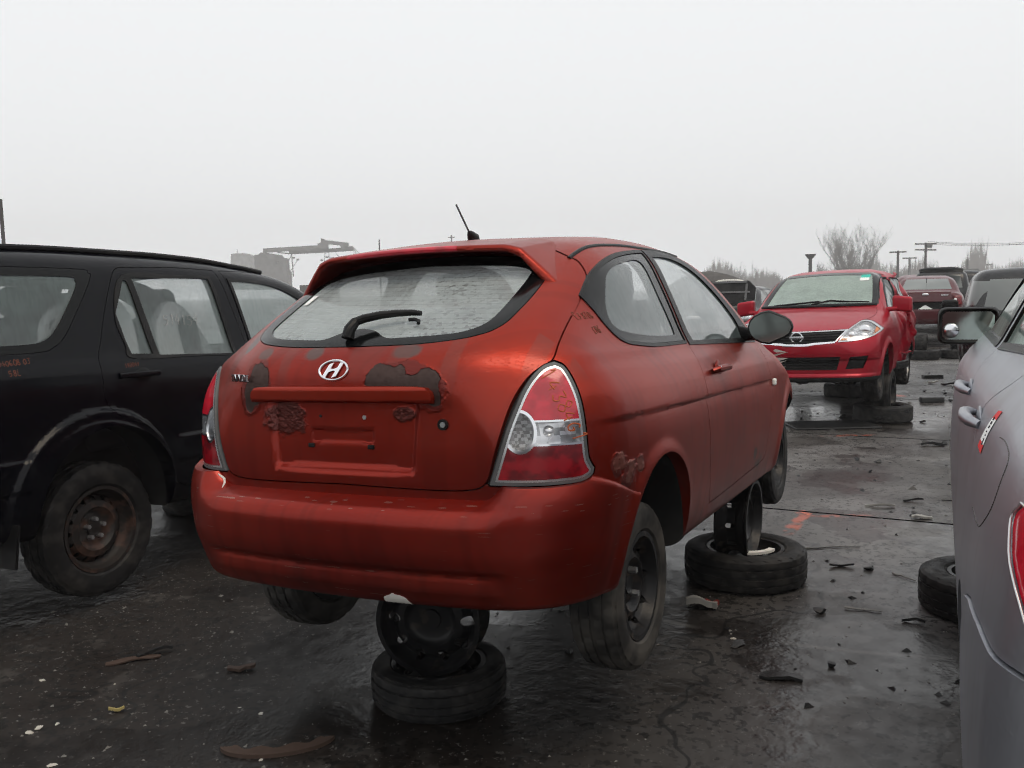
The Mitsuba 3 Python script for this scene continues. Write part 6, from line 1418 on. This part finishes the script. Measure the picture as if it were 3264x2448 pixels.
for k, (sx, dzz) in enumerate(((-1, 0), (1, 0), (0.2, 0.3))):
    p0 = hp + [sx*hw, 0, -0.1 + dzz]; p1 = np.array([105.0, 165.0, hp[2] + 0.2 + dzz]); t = np.linspace(0, 1, 20)[:, None]
    w_ = p0 + (p1 - p0)*t - np.array([0, 0, 1.0])*(0.9*4*t*(1 - t))
    single('power_line', tube(w_, 0.035, 5), BLACK_MATTE, f"overhead wire from the tall utility pole to the right edge, {('left', 'right', 'top')[k]} strand", 'wire')
# bare trees
def bare_tree(x, y, H, n_stems, seed, label, spread=0.35, name='bare_tree'):
    rng = random.Random(seed); th = Thing(name, label, 'tree', np.eye(3), (x, y, 0))
    trunk, crown = [], []
    def grow_(p, d_, L, r, lev):
        n_ = 5; pts = [p]; q = np.array(d_, float)
        for _ in range(n_):
            q = q + np.array([rng.gauss(0, .10), rng.gauss(0, .10), rng.gauss(0.05, .06)]); q /= np.linalg.norm(q); pts.append(pts[-1] + q*L/n_)
        pts = np.array(pts); (trunk if lev == 0 else crown).append(tube(pts, np.linspace(r, r*0.45, n_ + 1), 6 if lev == 0 else 4))
        if lev >= 3: return
        for _ in range((6, 5, 4)[lev]):
            i = rng.randint(1, n_); a = rng.uniform(0, 6.283); up = np.array([math.cos(a)*spread*1.6, math.sin(a)*spread*1.6, 1.0]) + q*0.8
            grow_(pts[i], up/np.linalg.norm(up), L*rng.uniform(0.40, 0.62), r*(0.55, 0.5, 0.5)[lev], lev + 1)
    for k in range(n_stems):
        a = rng.uniform(0, 6.283); d_ = np.array([math.cos(a)*spread, math.sin(a)*spread, 1.0]); d_ /= np.linalg.norm(d_)
        grow_(np.array([rng.uniform(-1, 1)*H*0.10, rng.uniform(-1, 1)*0.5, -0.2]), d_, H*rng.uniform(0.42, 0.62), H*0.010, 0)
    th.add('trunk', cat(*trunk), BARK); th.add('crown', cat(*crown), BARK)
def zof(u, v, d): return P(u*1.4756, v*1.4756, d)
b = zof(1845, 600, 260); bare_tree(b[0], b[1], (zof(1845, 492, 260)[2])*1.12, 17, 3, 'big many-stemmed bare tree behind the crimson compact roof', 0.55)
for k, (u, v, d, n_, lab) in enumerate(((1777, 540, 290, 3, 'slight bare tree left of the big bare tree, behind the lamp post'), (1600, 562, 380, 4, 'low bare trees over the dark mound, left group'), (1632, 558, 400, 3, 'bare tree over the right end of the dark mound'), (1985, 565, 300, 4, 'bare shrub-like tree among the utility poles'), (2020, 560, 320, 4, 'bare tree just right of the tall utility pole'))):
    b = zof(u, 600, d); bare_tree(b[0], b[1], zof(u, v, d)[2]*0.97, n_, 10 + k, lab, 0.28)
# belt of brush closing the yard: uncountable twigs
rng = np.random.default_rng(5); tv, tf, o_ = [], [], 0
for k in range(6500):
    u = rng.uniform(1480, 2330); d = rng.uniform(380, 640)
    x = at(u, d); hh = (7.0 + 3.5*math.sin(u*0.021) + 2.5*math.sin(u*0.057 + 1))*rng.uniform(0.45, 1.15)*(0.6 + d/900)*(1.75 if 1925 < u < 2125 else 1.0) + 2
    l = rng.normal(0, 0.9, 2); w_ = rng.uniform(0.15, 0.5)
    a = np.array([x, d, -0.3]); c_ = a + [l[0], l[1], hh]; m_ = (a + c_)/2 + [rng.normal(0, .2), rng.normal(0, .2), 0]
    P3 = [a + [-w_, 0, 0], a + [w_, 0, 0], a + [0, w_, 0], m_ + [-w_*.7, 0, 0], m_ + [w_*.7, 0, 0], m_ + [0, w_*.7, 0], c_]
    tv += P3; tf += [[o_, o_+1, o_+4], [o_, o_+4, o_+3], [o_+1, o_+2, o_+5], [o_+1, o_+5, o_+4], [o_+2, o_, o_+3], [o_+2, o_+3, o_+5], [o_+3, o_+4, o_+6], [o_+4, o_+5, o_+6], [o_+5, o_+3, o_+6]]; o_ += 7
single('brush', (np.array(tv), np.array(tf)), BARK, 'leafless brush and saplings along the far edge of the yard', 'brush', smooth=False, kind='stuff')
# dark mound
mx0, mx1 = at(1440, 75), at(1700, 75)
gx, gy = np.meshgrid(np.linspace(0, 1, 60), np.linspace(0, 1, 24), indexing='ij')
prof = np.sin(np.clip(gx, 0, 1)*np.pi)**0.6*np.where(gx < 0.45, 1.0, 1.0 - 0.25*(gx - 0.45))
hz_ = prof*np.sin(gy*np.pi)**0.8*3.1
V3 = np.stack([mx0 + gx*(mx1 - mx0), 74 + gy*14, hz_ + 0.25*meshkit.fbm(np.stack([gx*14, gy*8, gx*0], -1), 3)*np.sin(gy*np.pi) - 0.02], -1).reshape(-1, 3)
ff = []
for i in range(59):
    for j in range(23): q = i*24 + j; ff += [[q, q+24, q+25], [q, q+25, q+1]]
single('earth_mound', (V3, np.array(ff)), mat('earth', lambda p, n, uv: mix((0.03, 0.027, 0.025), (0.055, 0.05, 0.046), fbm(p.x*1.5, p.y*1.5, p.z*1.5, 3)), 0.9), '', '', kind='structure')
fw_ = [zof(u, 0, 150) for u in (640, 690)]
lb = Thing('low_wall', 'low grey block wall seen past the dark SUV roof', 'wall'); lb.add('wall', box(((fw_[0][0] + fw_[1][0])/2, 150, 0.9), (abs(fw_[1][0] - fw_[0][0])*1.6, 3, 5.6)), GREYST, smooth=False)
# ------------------------------------------------------------------ litter on the ground
DEB_DARK = mat('debris_dark', (0.010, 0.010, 0.0105), 0.5)
DEB_BROWN = mat('debris_brown', (0.045, 0.026, 0.018), 0.7)
DEB_GREY = mat('debris_grey', (0.22, 0.215, 0.20), 0.6)
DEB_WHITE = mat('debris_white', (0.42, 0.40, 0.36), 0.55)
CHIPS = mat('debris_chips', (0.13, 0.125, 0.115), 0.5)
DEB_RED = mat('debris_red', (0.16, 0.02, 0.015), 0.5)
def G(u, v): 
    r = CB @ np.array([(u - 1632)/2878.18, (v - 1224)/2878.18, 1.0]); return CAM + r*(-CAM_H/r[2])
def shard(L, W_, H, seed, bend=0.2):
    rg = random.Random(seed); n_ = 7; top, bot = [], []
    pts = []
    for k in range(n_):
        t = k/(n_ - 1); w_ = W_*(0.35 + 0.65*math.sin(math.pi*(0.12 + 0.76*t)))*rg.uniform(.6, 1.15)
        y_ = bend*L*math.sin(t*3.0)*0.5; pts.append(((t - .5)*L + rg.gauss(0, L*.02), y_ + w_/2)); bot.append(((t - .5)*L + rg.gauss(0, L*.02), y_ - w_/2))
    m = M3.Manifold.extrude(M3.CrossSection([np.array(pts + bot[::-1])], M3.FillRule.NonZero), H)
    v, f = mesh_of(m.refine(2)); v[:, 2] += 0.5*H*np.sin(v[:, 0]/L*5 + seed) + 0.35*H*np.cos(v[:, 1]/W_*4); v[:, 2] -= v[:, 2].min() - 0.001
    return v, f
def twig(L, r, seed):
    rg = random.Random(seed); n_ = 6
    p = np.array([((k/(n_-1) - .5)*L, rg.gauss(0, L*.018), r + abs(rg.gauss(0, r*.4))) for k in range(n_)])
    return tube(catmull(p, closed=False, n=3), np.linspace(r, r*0.6, (n_-1)*3 + 1), 6)
def chunk(R, seed, sq=0.6):
    rg = np.random.default_rng(seed); p = rg.normal(0, 1, (13, 3)); p /= np.linalg.norm(p, axis=1, keepdims=True); p *= rg.uniform(0.55, 1.1, (13, 1))*R*np.array([1.35, 0.85, sq*0.8])
    m = trimesh.Trimesh(p).convex_hull; v = np.array(m.vertices); v[:, 2] -= v[:, 2].min() + 0.003
    return v, np.asarray(m.faces)
def drop(name, mesh, u, v, rz, mt, label, cat_, group=None):
    g_ = G(u, v); single(name, mesh, mt, label, cat_, smooth=22, group=group, M_=mat4(rotz(rz), (g_[0], g_[1], 0.0)))
k_ = 1.4756
cz_ = lambda x, y: (2100 + x*0.4521, 1450 + y*0.4521)
d1 = lambda x, y: (2700 + x*0.4218, 1000 + y*0.4218)
d2 = lambda x, y: (x*0.722, 1250 + y*0.722)
drop('wood_strip', shard(0.20, 0.022, 0.012, 1, 0.1), *cz_(1560, 370), -8, DEB_GREY, 'pale flat strip lying below the far floor joint', 'scrap')
drop('twig', twig(0.15, 0.006, 2), *cz_(1725, 868), -62, DEB_GREY, 'pale forked stick in the right aisle, pointing to the silver car', 'stick')
drop('twig', twig(0.17, 0.006, 3), *cz_(1440, 1100), -22, DEB_GREY, 'pale stick with dark grit beneath it, low in the right aisle', 'stick')
drop('twig', twig(0.36, 0.005, 4), *cz_(1210, 660), 2, DEB_DARK, 'long thin dark stick level with the flat tyre', 'stick')
drop('plastic_shard', shard(0.13, 0.035, 0.010, 5), *cz_(1290, 795), -8, DEB_DARK, 'curved dark shard right of the flat tyre', 'scrap')
drop('rubber_lump', chunk(0.035, 6), *cz_(1495, 812), 10, DEB_DARK, 'round dark rubber lump in the middle of the aisle', 'scrap')
drop('plastic_shard', shard(0.10, 0.030, 0.012, 7, .4), *cz_(1790, 1192), -25, DEB_DARK, 'dark hooked shard near the tyre under the silver car', 'scrap')
drop('rubber_lump', chunk(0.032, 8, 0.9), *cz_(1130, 1115), 0, DEB_DARK, 'dark lump right of the crumpled red wrapper', 'scrap')
drop('crumpled_wrapper', shard(0.15, 0.070, 0.030, 9, .3), *cz_(300, 1095), -10, DEB_GREY, 'crumpled pale wrapper behind the hatchback rear wheel', 'litter')
drop('wrapper_scrap', shard(0.07, 0.05, 0.02, 10, .3), *cz_(372, 1085), 20, DEB_RED, 'small red scrap against the pale wrapper', 'litter')
drop('bottle_top', chunk(0.016, 11), *cz_(525, 1298), 0, DEB_WHITE, 'small white bottle top on the brown ground, lower middle', 'litter')
drop('rubber_lump', chunk(0.036, 12), *cz_(560, 1345), 30, DEB_DARK, 'dark lump just below the small white bottle top', 'scrap')
drop('rubber_lump', chunk(0.022, 13, 0.9), *cz_(1208, 1495), 0, DEB_DARK, 'small dark lump low in the aisle', 'scrap')
drop('plate_fragment', shard(0.16, 0.075, 0.012, 14, .1), *cz_(860, 1580), -15, DEB_DARK, 'flat curled fragment near the bottom edge', 'scrap')
drop('plate_fragment', shard(0.13, 0.055, 0.014, 15, .1), *cz_(1850, 452), -8, DEB_GREY, 'pale torn plate under the joint near the silver car', 'scrap')
drop('rubber_lump', chunk(0.030, 16), *cz_(1790, 432), 0, DEB_DARK, 'dark lump touching the pale torn plate', 'scrap')
drop('red_fragment', chunk(0.042, 17, 0.5), *cz_(2100, 382), 0, DEB_RED, 'dark red lens fragment beside the silver car', 'scrap')
drop('twig', twig(0.18, 0.005, 18), *cz_(2080, 322), 3, DEB_DARK, 'dark twig above the red fragment', 'stick')
drop('plastic_shard', shard(0.14, 0.030, 0.012, 19), *cz_(1795, 333), -6, DEB_DARK, 'thin dark shard beyond the pale plate', 'scrap')
drop('black_block', rbox((0, 0, 0.035), (0.30, 0.10, 0.07), 0.01), *d1(640, 670), -4, DEB_DARK, 'black oblong block in the aisle right of the crimson compact', 'scrap')
drop('black_block', rbox((0, 0, 0.03), (0.32, 0.12, 0.06), 0.01), *d1(645, 488), -4, DEB_DARK, 'black oblong block farther up the aisle', 'scrap')
drop('rubber_lump', chunk(0.055, 20, 0.9), *d1(444, 531), 0, DEB_DARK, 'dark ball by the crimson compact rear wheel', 'scrap')
drop('plastic_shard', shard(0.22, 0.06, 0.02, 21), *d1(650, 1002), -6, DEB_DARK, 'dark wedge shard just past the second floor joint', 'scrap')
drop('rubber_lump', chunk(0.035, 22, 0.9), *d1(597, 982), 0, DEB_DARK, 'dark lump left of the wedge shard', 'scrap')
drop('rubber_lump', chunk(0.035, 23, 0.9), *d1(735, 990), 0, DEB_DARK, 'dark lump right of the wedge shard', 'scrap')
drop('plastic_shard', shard(0.18, 0.07, 0.02, 24), *d1(650, 530), 20, DEB_WHITE, 'whitish bent scrap up the aisle', 'scrap')
drop('plastic_shard', shard(0.22, 0.05, 0.02, 25), *d1(765, 543), -10, DEB_DARK, 'dark shard right of the whitish scrap', 'scrap')
for j, (x, y) in enumerate(((820, 1128), (248, 1128), (75, 1110), (180, 1200), (740, 605), (590, 590), (870, 610), (780, 664), (565, 822))):
    drop('rubber_crumb', chunk(0.03 + 0.006*(j % 3), 30 + j, 0.7), *d1(x, y), 40*j, DEB_DARK, ('crumb of rubber beside the silver car, past the nearer joint', 'crumb alone on the bare slab between the joints', 'crumb near the hatchback front wheel, left one', 'crumb just below the left one by the front wheel', 'crumb up the aisle right of the whitish scrap', 'tiny crumb directly below the whitish scrap', 'crumb farthest right up the aisle', 'crumb right of the near black block', 'crumb below the near black block')[j], 'scrap', 'black crumbs scattered over the aisle')
# left foreground
for j, (x, y, r_) in enumerate(((188, 1273, 0.012), (132, 1507, 0.017), (174, 1487, 0.016), (252, 1466, 0.011), (505, 1290, 0.008), (1058, 1392, 0.009), (1155, 1422, 0.013), (230, 1648, 0.017), (1150, 1625, 0.009))):
    lab = ('white stone by itself under the dark SUV wheel', 'biggest white stone at lower left', 'white stone next to the biggest one', 'small white stone at the end of the row of three', 'tiny pale stone under a dark leaf', 'small white stone left of the yellowish one', 'yellowish stone above the rusty crescent', 'pale stone at the bottom left edge', 'tiny pale stone beside the rusty crescent')[j]
    drop('pebble', chunk(r_, 50 + j, 0.7), *d2(x, y), 30*j, DEB_WHITE, lab, 'stone')
drop('yellow_leaf', shard(0.055, 0.022, 0.010, 61), *d2(516, 1415), 15, mat('leaf', (0.30, 0.24, 0.09), 0.6), 'yellowish dead leaf alone on the brown ground', 'leaf')
drop('dead_leaf', shard(0.12, 0.05, 0.012, 62, .1), *d2(1065, 1232), 3, DEB_BROWN, 'dark dead leaf below the hatchback bumper', 'leaf')
drop('dead_leaf', shard(0.15, 0.04, 0.014, 63, .3), *d2(685, 1165), 32, DEB_DARK, 'dark curled strip under the gap between the two cars', 'leaf')
drop('dead_leaf', shard(0.22, 0.06, 0.006, 64, .1), *d2(590, 1188), 20, DEB_BROWN, 'thin cracked brown plate left of the curled strip', 'scrap')
cres = [(0.20*math.cos(a), 0.11*math.sin(a)) for a in np.linspace(3.3, 6.1, 22)] + [(0.165*math.cos(a) + 0.0, 0.055*math.sin(a) + 0.012*math.sin(9*a)) for a in np.linspace(6.1, 3.3, 22)]
cm_ = M3.Manifold.extrude(M3.CrossSection([np.array(cres)], M3.FillRule.NonZero), 0.014)
drop('rusty_crescent', cm_, *d2(1230, 1545), 10, DEB_BROWN, 'rusty crescent-shaped piece of scrap at the bottom edge', 'scrap')
drop('rubber_mat', rbox((0, 0, 0.012), (0.95, 0.55, 0.024), 0.01), 1795*k_, 920*k_, 0, DEB_DARK, 'dark rubber mat lying before the crimson compact', 'mat')
single('speed_ramp', rbox((3.55, 9.95, 0.02), (1.3, 0.42, 0.04), 0.012), DEB_DARK, 'flat dark board on the ground under the crimson compact bumper', 'board') if False else None
# grit: broken glass and stone chips nobody could count
rg = np.random.default_rng(9); V_, F_ = [], []; o_ = 0
base = np.array([[-1, -1, 0], [1, -1, 0], [0, 1.2, 0], [0.1, 0, 1.0]]); bf = np.array([[0, 2, 1], [0, 1, 3], [1, 2, 3], [2, 0, 3]])
def grit(n_, xr, yr, smin_, smax__):
    global o_
    xy = np.c_[rg.uniform(*xr, n_), rg.uniform(*yr, n_)]
    keep = meshkit.fbm(np.c_[xy*0.9, np.zeros(n_)], 3, 4) > rg.uniform(0.30, 0.62, n_); xy = xy[keep]
    for p in xy:
        a = rg.uniform(0, 6.28); s_ = rg.uniform(smin_, smax__)*(1 if rg.random() < 0.93 else 2.2); c, q = math.cos(a), math.sin(a)
        v = base*[s_*rg.uniform(.6, 1.6), s_*rg.uniform(.5, 1.1), s_*0.8]; v = v @ np.array([[c, q, 0], [-q, c, 0], [0, 0, 1]]); V_.append(v + [p[0], p[1], 0.0005]); F_.append(bf + o_); o_ += 4
grit(2600, (-2.4, 3.2), (1.9, 6.5), 0.0022, 0.006)
single('gravel', (np.vstack(V_), np.vstack(F_)), CHIPS, 'pale chips of stone and glass strewn over the wet ground', 'gravel', smooth=False, kind='stuff')
V_, F_, o_ = [], [], 0
grit(2600, (0.2, 9.0), (3.0, 18.0), 0.006, 0.018)
single('rubber_crumbs', (np.vstack(V_), np.vstack(F_)), DEB_DARK, 'black crumbs and splinters strewn over the aisle', 'debris', smooth=False, kind='stuff')
